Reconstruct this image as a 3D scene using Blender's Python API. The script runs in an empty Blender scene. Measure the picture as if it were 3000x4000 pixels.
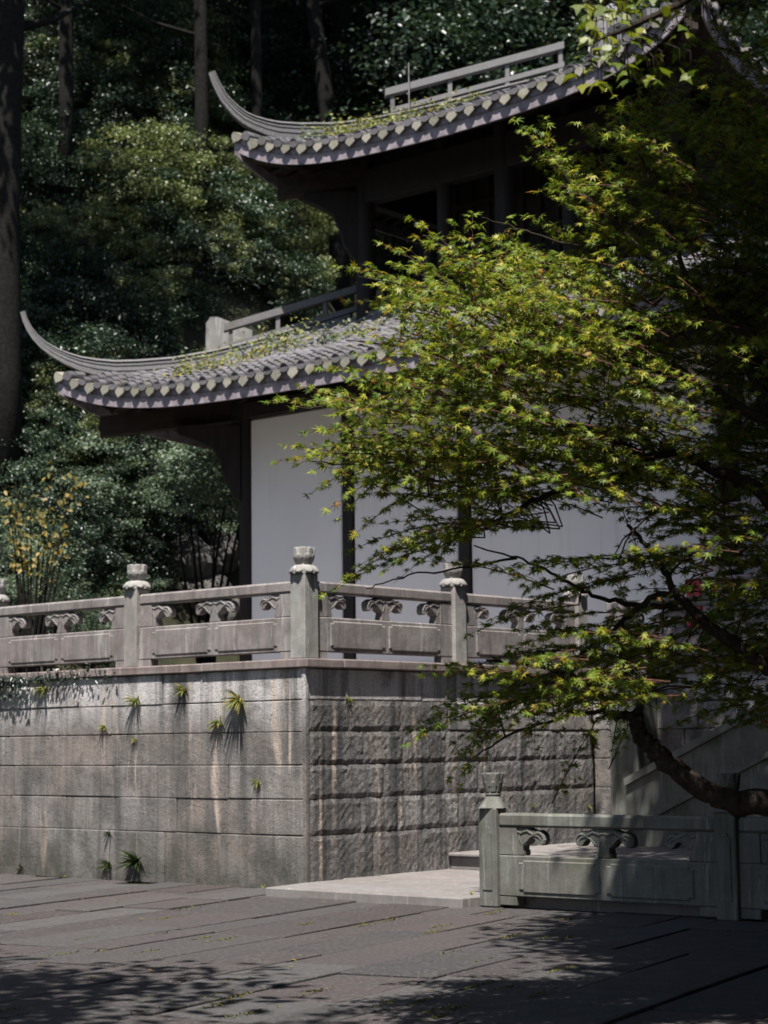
import bpy, bmesh, math, random
import numpy as np
from mathutils import Vector, Matrix
rad = math.radians
random.seed(7); rng = np.random.default_rng(7)
scene = bpy.context.scene
col = scene.collection

# ------------------------------------------------------------------ camera
FPX, PITCH, ROLL, YAW = 7438.07, 0.1210812, -0.0118295, 0.7138193      # fitted to the photograph (3000 x 4000)
CAM = Vector((-15.2106, -14.3448, 1.56))
fw = Vector((math.cos(YAW)*math.cos(PITCH), math.sin(YAW)*math.cos(PITCH), math.sin(PITCH)))
rt0 = Vector((math.sin(YAW), -math.cos(YAW), 0)); up0 = rt0.cross(fw)
rt = math.cos(ROLL)*rt0 + math.sin(ROLL)*up0
up = -math.sin(ROLL)*rt0 + math.cos(ROLL)*up0
cd = bpy.data.cameras.new('camera'); cam = bpy.data.objects.new('camera', cd); col.objects.link(cam)
cam.matrix_world = Matrix(((rt.x, up.x, -fw.x, CAM.x), (rt.y, up.y, -fw.y, CAM.y), (rt.z, up.z, -fw.z, CAM.z), (0, 0, 0, 1)))
cd.sensor_fit = 'HORIZONTAL'; cd.sensor_width = 24.0; cd.lens = FPX/3000*24.0
cd.clip_start = 0.1; cd.clip_end = 600
cd.dof.use_dof = True; cd.dof.focus_distance = 13.5; cd.dof.aperture_fstop = 2.8
scene.camera = cam
scene.render.resolution_x = 768; scene.render.resolution_y = 1024

# ------------------------------------------------------------------ sky, sun, exposure
SUN = Vector((-0.40, -0.24, 1.0)).normalized()
w = bpy.data.worlds.new('World'); scene.world = w; w.use_nodes = True
nt = w.node_tree; bgn = nt.nodes['Background']
sky = nt.nodes.new('ShaderNodeTexSky'); sky.sky_type = 'NISHITA'; sky.sun_disc = False
sky.sun_elevation = math.asin(SUN.z); sky.sun_rotation = math.atan2(SUN.x, SUN.y)
nt.links.new(sky.outputs[0], bgn.inputs[0]); bgn.inputs[1].default_value = 0.05
sd = bpy.data.lights.new('sun', 'SUN'); sd.energy = 4.6; sd.angle = rad(0.5); sd.color = (1.0, 0.95, 0.88)
so = bpy.data.objects.new('sun', sd); col.objects.link(so)
so.rotation_euler = SUN.to_track_quat('Z', 'Y').to_euler(); so.location = (-10, -10, 30)
vs = scene.view_settings; vs.view_transform = 'Standard'; vs.look = 'None'; vs.exposure = 1.15; vs.gamma = 1.0; vs.use_curve_mapping = False

# ------------------------------------------------------------------ pixel helpers
def ray(u, v): return fw + rt*((u-1500)/FPX) - up*((v-2000)/FPX)
def at(u, v, d): return CAM + ray(u, v)*d                     # a point d metres ahead
def on_x(u, v, x): r = ray(u, v); return CAM + r*((x-CAM.x)/r.x)
def on_y(u, v, y): r = ray(u, v); return CAM + r*((y-CAM.y)/r.y)
def on_z(u, v, z): r = ray(u, v); return CAM + r*((z-CAM.z)/r.z)
FH = Vector((math.cos(YAW), math.sin(YAW), 0)); RH = Vector((math.sin(YAW), -math.cos(YAW), 0))
def ab(a, b, z): q = Vector((CAM.x, CAM.y, 0)) + FH*a + RH*b; return Vector((q.x, q.y, z))   # a ahead, b to the right

# ------------------------------------------------------------------ materials
class NT:
    def __init__(s, name):
        s.m = bpy.data.materials.new(name); s.m.use_nodes = True; s.t = s.m.node_tree
        s.b = s.t.nodes['Principled BSDF']; s.out = s.t.nodes['Material Output']
    def n(s, typ, **kw):
        x = s.t.nodes.new(typ)
        for k, v in kw.items():
            if hasattr(x, k): setattr(x, k, v)
        return x
    def l(s, a, b): s.t.links.new(a, b)
    def val(s, inp, v):
        if isinstance(v, (int, float, tuple)): inp.default_value = v
        else: s.l(v, inp)
    def pos(s, scale=(1, 1, 1), rot=(0, 0, 0), obj=False):
        m = s.n('ShaderNodeMapping'); m.inputs['Scale'].default_value = scale; m.inputs['Rotation'].default_value = rot
        if obj: s.l(s.n('ShaderNodeTexCoord').outputs['Object'], m.inputs[0])
        else: s.l(s.n('ShaderNodeNewGeometry').outputs['Position'], m.inputs[0])
        return m.outputs[0]
    def noise(s, vec, scale, detail=4, rough=0.55, dist=0.0):
        x = s.n('ShaderNodeTexNoise'); s.l(vec, x.inputs['Vector']); x.inputs['Scale'].default_value = scale
        x.inputs['Detail'].default_value = detail; x.inputs['Roughness'].default_value = rough; x.inputs['Distortion'].default_value = dist
        return x.outputs[0]
    def voro(s, vec, scale, feat='F1', out='Distance'):
        x = s.n('ShaderNodeTexVoronoi'); x.feature = feat; s.l(vec, x.inputs['Vector']); x.inputs['Scale'].default_value = scale
        return x.outputs[out]
    def ramp(s, fac, stops):
        x = s.n('ShaderNodeValToRGB'); s.l(fac, x.inputs[0]); e = x.color_ramp.elements
        while len(e) < len(stops): e.new(0.5)
        for i, (p, c) in enumerate(stops):
            e[i].position = p; e[i].color = (c if isinstance(c, tuple) else (c, c, c)) + (1,) if not isinstance(c, tuple) or len(c) == 3 else c
        return x.outputs[0]
    def mix(s, fac, a, b, mode='MIX'):
        x = s.n('ShaderNodeMix'); x.data_type = 'RGBA'; x.blend_type = mode
        s.val(x.inputs[0], fac)
        for i, c in ((6, a), (7, b)):
            if isinstance(c, tuple): x.inputs[i].default_value = c + (1,)
            else: s.l(c, x.inputs[i])
        return x.outputs[2]
    def math(s, op, a, b=0.0):
        x = s.n('ShaderNodeMath'); x.operation = op; s.val(x.inputs[0], a); s.val(x.inputs[1], b); return x.outputs[0]
    def rnd(s): return s.n('ShaderNodeObjectInfo').outputs['Random']
    def bump(s, h, strength=0.5, dist=0.02, prev=None):
        x = s.n('ShaderNodeBump'); x.inputs['Strength'].default_value = strength; x.inputs['Distance'].default_value = dist
        s.l(h, x.inputs['Height'])
        if prev is not None: s.l(prev, x.inputs['Normal'])
        return x.outputs[0]

def wall_stone():
    k = NT('weathered_tuff'); P = k.pos()
    big = k.noise(P, .9, 5); med = k.noise(P, 6, 7, 0.68); fine = k.noise(P, 60, 4, 0.75); blot = k.noise(P, 2.3, 6, .62)
    st = k.noise(k.pos((3.4, 3.4, 0.16)), 1.5, 7, 0.62, .3); st2 = k.noise(k.pos((3.2, 3.2, 0.32)), 1.1, 6, 0.62, .4)
    c = k.ramp(k.rnd(), [(0, (.20, .17, .155)), (.2, (.26, .245, .24)), (.42, (.195, .19, .187)), (.65, (.28, .26, .255)), (.85, (.175, .155, .145)), (1, (.32, .31, .305))])
    c = k.mix(k.ramp(big, [(.42, 0.0), (.68, .65)]), c, (.27, .215, .185))
    c = k.mix(k.ramp(blot, [(.44, 0.0), (.62, .85)]), c, (.105, .10, .098))
    sp = k.n('ShaderNodeSeparateXYZ'); k.l(k.n('ShaderNodeNewGeometry').outputs['Position'], sp.inputs[0])
    zt = k.n('ShaderNodeMapRange'); zt.inputs[1].default_value = 1.7; zt.inputs[2].default_value = 2.15; k.l(sp.outputs[2], zt.inputs[0])
    c = k.mix(k.math('MULTIPLY', zt.outputs[0], k.ramp(k.noise(P, 1.3, 6, .6), [(.36, 0.0), (.48, .95)])), c, (.60, .575, .58))       # bleached upper course
    c = k.mix(k.math('MULTIPLY', k.ramp(st, [(.46, 0.0), (.64, .92)]), k.ramp(big, [(.3, 1.0), (.75, .45)])), c, (.075, .076, .076))  # run-off stains
    c = k.mix(k.math('MULTIPLY', k.ramp(st2, [(.59, 0.0), (.68, .9)]), k.ramp(blot, [(.35, .2), (.6, 1.0)])), c, (.56, .46, .39))     # lime and rust runs
    c = k.mix(k.ramp(fine, [(.38, .55), (.56, 0.0)]), c, (.085, .08, .075))
    c = k.mix(k.ramp(fine, [(.58, 0.0), (.75, .45)]), c, (.46, .43, .42))
    zb = k.n('ShaderNodeMapRange'); zb.inputs[1].default_value = .75; zb.inputs[2].default_value = .0; k.l(sp.outputs[2], zb.inputs[0])
    c = k.mix(k.math('MULTIPLY', zb.outputs[0], k.ramp(blot, [(.25, .35), (.7, .9)])), c, (.062, .062, .052))                          # darker towards the foot
    pits = k.ramp(k.voro(P, 26), [(.05, 0.0), (.22, 1.0)])
    pits = k.math('MAXIMUM', pits, k.ramp(k.noise(P, 5, 4), [(.5, 1.0), (.6, 0.0)]))
    c = k.mix(pits, (.05, .048, .046), c)
    k.l(c, k.b.inputs['Base Color']); k.b.inputs['Roughness'].default_value = 0.95; k.b.inputs['Specular IOR Level'].default_value = 0.15
    b = k.bump(k.noise(P, 14, 6, .72), 0.6, 0.035); b = k.bump(pits, 1.0, .03, b); b = k.bump(fine, .8, .012, b)
    k.l(b, k.b.inputs['Normal']); return k.m

def rough_stone():
    k = NT('rough_hewn_tuff'); P = k.pos()
    med = k.noise(P, 9, 7, 0.72); big = k.noise(P, 1.3, 5); blot = k.noise(P, 3, 6, .65); pk = k.noise(P, 26, 6, .75)
    st = k.noise(k.pos((3.6, 3.6, 0.16)), 1.6, 7, .62, .3); st2 = k.noise(k.pos((6, 6, .3)), 1.2, 6, .6, .3)
    c = k.ramp(k.rnd(), [(0, (.21, .20, .198)), (.5, (.29, .28, .278)), (.75, (.24, .222, .21)), (1, (.36, .35, .348))])
    c = k.mix(k.ramp(big, [(.45, 0.0), (.75, .5)]), c, (.25, .205, .175))
    c = k.mix(k.ramp(blot, [(.42, 0.0), (.65, .7)]), c, (.11, .108, .108))
    c = k.mix(k.ramp(st, [(.44, 0.0), (.64, .92)]), c, (.06, .064, .067))
    c = k.mix(k.math('MULTIPLY', k.ramp(st2, [(.57, 0.0), (.67, .85)]), k.ramp(blot, [(.35, .3), (.6, 1.0)])), c, (.52, .42, .35))
    c = k.mix(k.ramp(pk, [(.38, .75), (.52, 0.0)]), c, (.055, .055, .056))
    k.l(c, k.b.inputs['Base Color']); k.b.inputs['Roughness'].default_value = 0.95; k.b.inputs['Specular IOR Level'].default_value = 0.15
    b = k.bump(pk, 1.0, .045); b = k.bump(med, .5, .03, b); b = k.bump(k.noise(P, 70, 4, .7), .6, .008, b)
    k.l(b, k.b.inputs['Normal']); return k.m

def carved_stone(name, tint, dark=.5, moss=0.0):
    k = NT(name); P = k.pos()
    big = k.noise(P, 1.6, 5); med = k.noise(P, 9, 6, .6); fine = k.noise(P, 90, 3, .6)
    st = k.noise(k.pos((5, 5, .55)), 1.6, 7, .68, .5); st2 = k.noise(k.pos((6, 6, .45)), 1.9, 5, .7, .8)
    c = k.mix(k.ramp(big, [(.38, 0.0), (.62, 1.0)]), tint, tuple(x*y for x, y in zip(tint, (.94, .85, .85))))
    c = k.mix(k.math('MULTIPLY', k.rnd(), .35), c, tuple(x*.72 for x in tint))
    c = k.mix(k.ramp(st, [(.46, 0.0), (.68, dark)]), c, tuple(x*.30 for x in tint))
    c = k.mix(k.ramp(k.noise(P, 3.3, 6, .65), [(.45, 0.0), (.68, dark)]), c, tuple(x*.42 for x in tint))
    c = k.mix(k.ramp(st2, [(.60, 0.0), (.645, .6)]), c, tuple(min(.62, x*1.6) for x in tint))
    c = k.mix(k.ramp(med, [(.5, 0.0), (.8, .45)]), c, tuple(x*.45 for x in tint))
    c = k.mix(k.ramp(fine, [(.35, .4), (.55, 0.0)]), c, tuple(x*.4 for x in tint))
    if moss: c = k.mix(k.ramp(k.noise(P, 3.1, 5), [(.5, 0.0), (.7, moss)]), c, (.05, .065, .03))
    k.l(c, k.b.inputs['Base Color']); k.b.inputs['Roughness'].default_value = 0.9; k.b.inputs['Specular IOR Level'].default_value = 0.2
    b = k.bump(med, .25, .02); b = k.bump(fine, .35, .005, b); k.l(b, k.b.inputs['Normal']); return k.m

def paving():
    k = NT('paving_granite'); P = k.pos()
    big = k.noise(P, .7, 5); med = k.noise(P, 4, 7, .7); fine = k.noise(P, 48, 5, .8); sp = k.noise(P, 32, 4, .7)
    c = k.ramp(k.rnd(), [(0, (.050, .036, .036)), (.25, (.058, .056, .059)), (.45, (.076, .059, .059)), (.65, (.043, .041, .044)), (.85, (.092, .088, .088)), (1, (.062, .049, .048))])
    c = k.mix(k.ramp(med, [(.42, 0.0), (.72, .65)]), c, (.055, .052, .052))
    c = k.mix(k.ramp(big, [(.45, 0.0), (.75, .4)]), c, (.085, .066, .06))
    c = k.mix(k.ramp(sp, [(.52, 0.0), (.66, .7)]), c, (.17, .165, .165))  # pale flecks put the sunlit sparkle into the colour
    c = k.mix(k.ramp(fine, [(.35, .5), (.6, 0.0)]), c, (.03, .03, .03))
    k.l(c, k.b.inputs['Base Color'])
    k.l(k.ramp(med, [(.3, .62), (.7, .9)]), k.b.inputs['Roughness']); k.b.inputs['Specular IOR Level'].default_value = 0.3
    b = k.bump(med, .5, .03); b = k.bump(fine, .9, .018, b); k.l(b, k.b.inputs['Normal']); return k.m

def earth(name, c1, c2):
    k = NT(name); P = k.pos(); a = k.noise(P, 1.5, 6); f = k.noise(P, 30, 4, .7)
    k.l(k.mix(k.ramp(a, [(.35, 0.0), (.65, 1.0)]), c1, c2), k.b.inputs['Base Color'])
    k.b.inputs['Roughness'].default_value = 1; k.b.inputs['Specular IOR Level'].default_value = .1
    k.l(k.bump(f, .8, .03, k.bump(a, .6, .15)), k.b.inputs['Normal']); return k.m

def plaster():
    k = NT('white_plaster'); P = k.pos()
    a = k.noise(P, .8, 5); s_ = k.noise(k.pos((3, 3, .2)), 1.5, 5); f = k.noise(P, 80, 3)
    c = k.mix(k.ramp(a, [(.35, 0.0), (.7, .5)]), (.80, .785, .79), (.70, .68, .69))
    c = k.mix(k.ramp(s_, [(.55, 0.0), (.8, .35)]), c, (.52, .50, .51))
    k.l(c, k.b.inputs['Base Color']); k.b.inputs['Roughness'].default_value = .95; k.b.inputs['Specular IOR Level'].default_value = .1
    k.l(k.bump(f, .2, .004, k.bump(a, .1, .03)), k.b.inputs['Normal']); return k.m

def simple(name, c, rough=.8, var=.35, bump=.3, scale=12, spec=.3, streak=None):
    k = NT(name); P = k.pos(streak or (1, 1, 1)); a = k.noise(P, scale, 5, .6)
    dark = tuple(x*(1-var) for x in c); lite = tuple(min(1, x*(1+var)) for x in c)
    cc = k.mix(k.ramp(a, [(.3, 0.0), (.7, 1.0)]), dark, lite)
    cc = k.mix(k.math('MULTIPLY', k.rnd(), .5), cc, dark)
    k.l(cc, k.b.inputs['Base Color']); k.b.inputs['Roughness'].default_value = rough; k.b.inputs['Specular IOR Level'].default_value = spec
    k.l(k.bump(a, bump, .01), k.b.inputs['Normal']); return k.m

def tile_mat(name, c, moss=.5):
    k = NT(name); P = k.pos(); a = k.noise(P, 3, 5); f = k.noise(P, 40, 4, .7)
    cc = k.mix(k.rnd(), tuple(x*.6 for x in c), tuple(x*1.35 for x in c))
    isl = k.n('ShaderNodeNewGeometry').outputs['Random Per Island']
    cc = k.mix(k.math('MULTIPLY', isl, .6), cc, tuple(x*.55 for x in c))
    cc = k.mix(k.ramp(f, [(.5, 0.0), (.75, .5)]), cc, tuple(min(.6, x*2.2) for x in c))
    cc = k.mix(k.ramp(a, [(.56, 0.0), (.72, moss)]), cc, (.10, .095, .03))
    k.l(cc, k.b.inputs['Base Color']); k.b.inputs['Roughness'].default_value = .85; k.b.inputs['Specular IOR Level'].default_value = .25
    k.l(k.bump(f, .4, .01), k.b.inputs['Normal']); return k.m

def leaf_mat(name, stops, trans=.35, rough=.5, spec=.35, patch=None):
    k = NT(name); g = k.n('ShaderNodeNewGeometry')
    r = k.math('FRACT', k.math('ADD', g.outputs['Random Per Island'], k.rnd()))
    c = k.ramp(r, stops)
    if patch:
        c = k.mix(k.ramp(k.noise(k.pos(), patch[0], 3), [(.42, 0.0), (.62, patch[2])]), c, patch[1])
    k.l(c, k.b.inputs['Base Color']); k.b.inputs['Roughness'].default_value = rough; k.b.inputs['Specular IOR Level'].default_value = spec
    t = k.n('ShaderNodeBsdfTranslucent'); k.l(k.mix(.6, c, k.mix(1.0, c, (1.3, 1.35, .5), 'MULTIPLY')), t.inputs[0])
    m = k.n('ShaderNodeMixShader'); m.inputs[0].default_value = trans
    k.l(k.b.outputs[0], m.inputs[1]); k.l(t.outputs[0], m.inputs[2]); k.l(m.outputs[0], k.out.inputs[0]); return k.m

M = dict(
    wall=wall_stone(), rough=rough_stone(), pave=paving(),
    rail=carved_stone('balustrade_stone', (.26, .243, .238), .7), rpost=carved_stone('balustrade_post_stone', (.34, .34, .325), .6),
    railfg=carved_stone('mossy_shade_dark_stone', (.17, .175, .16), .5, .5),  # mossy railing stone; its dark tone serves as shade on the stairs
    coping=carved_stone('coping_stone', (.24, .205, .195), .6),
    slab=carved_stone('slab_stone', (.22, .21, .205), .25),
    dirt=earth('dark_earth', (.035, .03, .024), (.06, .055, .04)), hill=earth('forest_floor', (.022, .026, .016), (.045, .042, .026)),
    joint=earth('joint_soil', (.02, .019, .016), (.045, .05, .025)),
    plaster=plaster(), wood=simple('dark_timber', (.022, .017, .017), .7, .4, .3, 9, .3, (1, 1, .15)),
    wood2=simple('brown_timber', (.030, .019, .015), .7, .4, .3, 9),
    fascia=simple('weathered_fascia', (.27, .235, .26), .85, .45, .2, 6),
    tile=tile_mat('grey_clay_tile', (.125, .12, .13), .55), drip=tile_mat('pale_drip_tile', (.20, .19, .16), .7),
    ridge=tile_mat('ridge_tile', (.17, .165, .17), .3),
    bark=simple('maple_bark', (.035, .027, .022), .95, .5, .9, 30, .1), bark2=simple('forest_bark', (.016, .015, .014), .95, .5, .9, 12, .1),
    twig=simple('red_twig', (.075, .032, .018), .7, .3, .2, 30),
    rock=simple('garden_rock', (.10, .095, .09), .95, .6, 1.0, 3, .1),
    maple=leaf_mat('maple_leaf', [(0, (.075, .135, .022)), (.4, (.14, .20, .026)), (.75, (.24, .27, .03)), (.95, (.33, .29, .035)), (1, (.28, .13, .035))], .33, .5, .28),
    gum=leaf_mat('sweetgum_leaf', [(0, (.06, .10, .012)), (.5, (.11, .15, .014)), (1, (.19, .20, .016))], .36, .45, .35),
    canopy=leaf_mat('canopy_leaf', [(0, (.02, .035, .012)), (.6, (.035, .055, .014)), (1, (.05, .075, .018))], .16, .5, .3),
    forest=leaf_mat('forest_leaf', [(0, (.014, .028, .020)), (.5, (.030, .055, .034)), (.88, (.055, .09, .05)), (1, (.12, .17, .11))], .2, .35, .5, (.3, (.014, .022, .017), .8)),  # leaf colour darkened for the wood's shade, palest tone for lit leaves
    shrub=leaf_mat('shrub_leaf', [(0, (.075, .105, .04)), (.5, (.155, .195, .075)), (.85, (.26, .28, .13)), (1, (.38, .38, .22))], .28, .4, .5, (.6, (.045, .07, .035), .6)),  # lightened leaf colour, on the slope standing for sun patches
    pale=leaf_mat('pale_leaf', [(0, (.06, .09, .06)), (.5, (.12, .17, .115)), (1, (.22, .27, .19))], .25, .45, .4, (.7, (.04, .065, .04), .5)),
    yellow=leaf_mat('yellow_leaf', [(0, (.07, .09, .03)), (.5, (.17, .14, .035)), (1, (.28, .19, .04))], .3, .5, .3),
    weed=leaf_mat('weed_leaf', [(0, (.09, .12, .03)), (.5, (.17, .20, .05)), (.8, (.28, .26, .07)), (1, (.24, .17, .07))], .3, .5, .3),
    moss=leaf_mat('moss', [(0, (.07, .08, .015)), (1, (.13, .12, .02))], .1, .9, .1),
    pink=simple('pale_pink_timber', (.50, .36, .33), .8, .2, .2, 8), red=simple('red_enamel', (.55, .03, .06), .45, .15, .05, 5, .5),
    white=simple('white_petal', (.8, .78, .76), .7, .05, .05, 5), iron=simple('rusty_iron', (.05, .04, .035), .7, .4, .2, 20),
)

# ------------------------------------------------------------------ mesh helpers
class MB:
    def __init__(s): s.v = []; s.f = []
    def box(s, x0, x1, y0, y1, z0, z1):
        b = len(s.v); s.v += [(x, y, z) for z in (z0, z1) for y in (y0, y1) for x in (x0, x1)]
        s.f += [tuple(b+i for i in q) for q in ((0, 2, 3, 1), (4, 5, 7, 6), (0, 1, 5, 4), (2, 6, 7, 3), (0, 4, 6, 2), (1, 3, 7, 5))]; return s
    def cbox(s, x0, x1, y0, y1, z0, z1, c=.012, j=0.0):
        """box with chamfered edges, corners jittered"""
        b = len(s.v); J = lambda: random.uniform(-j, j)
        idx = {}
        for ix, x in enumerate((x0, x1)):
            for iy, y in enumerate((y0, y1)):
                for iz, z in enumerate((z0, z1)):
                    sx, sy, sz = (1 if ix == 0 else -1), (1 if iy == 0 else -1), (1 if iz == 0 else -1)
                    jx, jy, jz = J(), J(), J()
                    for ax in range(3):
                        q = [x+jx+sx*c, y+jy+sy*c, z+jz+sz*c]; q[ax] = (x, y, z)[ax]+(jx, jy, jz)[ax]
                        idx[(ix, iy, iz, ax)] = len(s.v); s.v.append(tuple(q))
        I = lambda a, b_, c_, ax: idx[(a, b_, c_, ax)]
        F = s.f
        F.append((I(0,0,0,0), I(0,0,1,0), I(0,1,1,0), I(0,1,0,0))); F.append((I(1,0,0,0), I(1,1,0,0), I(1,1,1,0), I(1,0,1,0)))
        F.append((I(0,0,0,1), I(1,0,0,1), I(1,0,1,1), I(0,0,1,1))); F.append((I(0,1,0,1), I(0,1,1,1), I(1,1,1,1), I(1,1,0,1)))
        F.append((I(0,0,0,2), I(0,1,0,2), I(1,1,0,2), I(1,0,0,2))); F.append((I(0,0,1,2), I(1,0,1,2), I(1,1,1,2), I(0,1,1,2)))
        for k in (0, 1):
            for m in (0, 1):
                F.append((I(k,m,0,0), I(k,m,1,0), I(k,m,1,1), I(k,m,0,1)))
                F.append((I(k,0,m,0), I(k,1,m,0), I(k,1,m,2), I(k,0,m,2)))
                F.append((I(0,k,m,1), I(1,k,m,1), I(1,k,m,2), I(0,k,m,2)))
                for o in (0, 1): F.append((I(k,m,o,0), I(k,m,o,1), I(k,m,o,2)))
        return s
    def prism(s, poly, f0, f1):
        """poly: 2-d outline; f0/f1 map (a,b) to the two faces"""
        b = len(s.v); n = len(poly); s.v += [tuple(f0(*q)) for q in poly] + [tuple(f1(*q)) for q in poly]
        s.f += [tuple(b+i for i in range(n)), tuple(b+n+i for i in reversed(range(n)))]
        s.f += [(b+i, b+n+i, b+n+(i+1) % n, b+(i+1) % n) for i in range(n)]; return s
    def tube(s, pts, radii, n=8, cap=True):
        pts = [Vector(q) for q in pts]; b = len(s.v)
        if not hasattr(radii, '__len__'): radii = [radii]*len(pts)
        ref = None
        for i, q in enumerate(pts):
            d = (pts[min(i+1, len(pts)-1)]-pts[max(i-1, 0)])
            d = d.normalized() if d.length > 1e-9 else Vector((0, 0, 1))
            if ref is None: ref = Vector((0, 0, 1)) if abs(d.z) < .9 else Vector((1, 0, 0))
            a = (ref - d*ref.dot(d)); a = a.normalized() if a.length > 1e-6 else d.orthogonal().normalized(); ref = a; c = d.cross(a)
            for k in range(n):
                t = 2*math.pi*k/n; s.v.append(tuple(q+(a*math.cos(t)+c*math.sin(t))*radii[i]))
        for i in range(len(pts)-1):
            for k in range(n):
                s.f.append((b+i*n+k, b+i*n+(k+1) % n, b+(i+1)*n+(k+1) % n, b+(i+1)*n+k))
        if cap: s.f.append(tuple(b+k for k in reversed(range(n)))); s.f.append(tuple(b+(len(pts)-1)*n+k for k in range(n)))
        return s
    def grid(s, nu, nv, fn):
        b = len(s.v)
        for i in range(nu+1):
            for j in range(nv+1): s.v.append(tuple(fn(i/nu, j/nv)))
        for i in range(nu):
            for j in range(nv):
                q = b+i*(nv+1)+j; s.f.append((q, q+nv+1, q+nv+2, q+1))
        return s
    def mesh(s, name='m', smooth=False, recalc=True):
        me = bpy.data.meshes.new(name); me.from_pydata(s.v, [], s.f); me.update()
        if recalc:
            bm = bmesh.new(); bm.from_mesh(me); bmesh.ops.recalc_face_normals(bm, faces=bm.faces); bm.to_mesh(me); bm.free()
        if smooth:
            me.polygons.foreach_set('use_smooth', [True]*len(me.polygons))
        return me
    def build(s, name, mat, parent=None, smooth=False, recalc=True): return ob(name, s.mesh(name, smooth, recalc), mat, parent)

def ob(name, me, mat=None, parent=None, mw=None):
    o = bpy.data.objects.new(name, me); col.objects.link(o)
    if mat is not None and me is not None and not len(me.materials): me.materials.append(mat)
    if parent is not None: o.parent = parent
    if mw is not None: o.matrix_local = mw
    return o
def empty(name, loc=(0, 0, 0), parent=None):
    o = bpy.data.objects.new(name, None); col.objects.link(o); o.location = loc; o.empty_display_size = .2
    if parent: o.parent = parent
    return o
def tag(o, label=None, cat=None, group=None, kind=None):
    if label: o['label'] = label
    if cat: o['category'] = cat
    if group: o['group'] = group
    if kind: o['kind'] = kind
    return o
def child_at_world(o, root):      # parent with geometry in world coordinates under an empty that sits elsewhere
    o.parent = root; o.matrix_parent_inverse = Matrix.Translation(-Vector(root.location)) if root.rotation_euler == root.rotation_euler else Matrix(); return o

def inst_mesh(name, bv, bf, mats, mat=None, smooth=False):
    """one mesh made of many transformed copies of a small base mesh; mats: (N,3,4) array"""
    bv = np.asarray(bv, float); n = len(mats); nv = len(bv)
    V = np.einsum('nij,vj->nvi', mats[:, :, :3], bv) + mats[:, None, :, 3]
    tot = [len(f) for f in bf]; flat = np.concatenate([np.asarray(f) for f in bf]); nl = len(flat)
    me = bpy.data.meshes.new(name)
    me.vertices.add(n*nv); me.vertices.foreach_set('co', V.astype(np.float32).ravel())
    L = (flat[None, :]+(np.arange(n)*nv)[:, None]).ravel()
    me.loops.add(n*nl); me.loops.foreach_set('vertex_index', L.astype(np.int32))
    st = np.concatenate([[0], np.cumsum(tot)[:-1]]); S = (st[None, :]+(np.arange(n)*nl)[:, None]).ravel()
    me.polygons.add(n*len(bf)); me.polygons.foreach_set('loop_start', S.astype(np.int32))
    me.polygons.foreach_set('loop_total', np.tile(tot, n).astype(np.int32))
    if smooth: me.polygons.foreach_set('use_smooth', np.ones(n*len(bf), bool))
    me.update(calc_edges=True); me.validate()
    if mat: me.materials.append(mat)
    return me
def mats_from(pos, nrm, fwd, scale):
    """frames with local z = nrm, local y ~ fwd"""
    z = nrm/np.linalg.norm(nrm, axis=1, keepdims=True)
    y = fwd-(fwd*z).sum(1, keepdims=True)*z; y /= np.linalg.norm(y, axis=1, keepdims=True)+1e-9
    x = np.cross(y, z); s = np.asarray(scale).reshape(-1, 1)
    m = np.zeros((len(pos), 3, 4)); m[:, :, 0] = x*s; m[:, :, 1] = y*s; m[:, :, 2] = z*s; m[:, :, 3] = pos; return m
def to_matrix(m): return Matrix([list(m[0]), list(m[1]), list(m[2]), [0, 0, 0, 1]])

# ==================================================================== SETTING
# ground sheet (everything lower than the plaza) and the hill behind
g = MB()
g.box(-300, 300, -300, 300, -1.2, -.06)
tag(g.build('ground', M['joint']), kind='structure')

TZ = 2.5      # terrace top
def hill_z(a, b):
    st = min(44.0, max(34.0, 34.0+(b+6)*1.11))
    d = max(0, a-st); 
    return 2.38 + 1.2*d*min(1, d/4) + .5*math.sin(a*.6+b*.4)*min(1, d/5) + .3*math.sin(b*1.3)*min(1, d/5)
hb = MB()
hb.grid(50, 60, lambda u, v: ab(30+u*80, -50+v*100, hill_z(30+u*80, -50+v*100)))
tag(hb.build('hillside', M['hill'], smooth=True), kind='structure')

# plaza paving: long flagstones, joints running about 12 degrees off the wall
PA = rad(12.3); pd = Vector((math.cos(PA), math.sin(PA), 0)); pn = Vector((-math.sin(PA), math.cos(PA), 0))
pav = MB().box(-40, 25, -40, 15, -.055, -.03).build('plaza_paving', M['joint']); tag(pav, kind='structure')
def in_view(q, m=250):
    d = q-CAM; z = d.dot(fw)
    if z < 1: return False
    u = 1500+FPX*d.dot(rt)/z; v = 2000-FPX*d.dot(up)/z
    return -m < u < 3000+m and -m < v < 4000+m*2
t = -12.5; nstone = 0; rest = MB()
while t < 8.5:
    wd = random.choice((.42, .5, .58, .66, .74)); s_ = -18+random.random()*1.5
    while s_ < 9:
        ln = random.uniform(1.0, 2.6)
        c0 = pd*(s_+ln/2)+pn*(t+wd/2)
        if c0.x < .2 or c0.y < .3:
            pts = [in_view(pd*(s_+a*ln)+pn*(t+b*wd), 420) for a in (0, .5, 1) for b in (0, 1)]
            hz = random.uniform(-.012, .010); gp = random.uniform(.006, .016)
            if any(pts) and nstone < 300:
                m = MB().cbox(-ln/2+gp, ln/2-gp, -wd/2+gp, wd/2-gp, -.06, 0, .006, .003)
                o = m.build('paving_stone', M['pave'], pav)
                o.location = (c0.x, c0.y, hz); o.rotation_euler = (random.uniform(-.004, .004), random.uniform(-.002, .002), PA+random.uniform(-.006, .006)); nstone += 1
        s_ += ln
    t += wd

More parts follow.
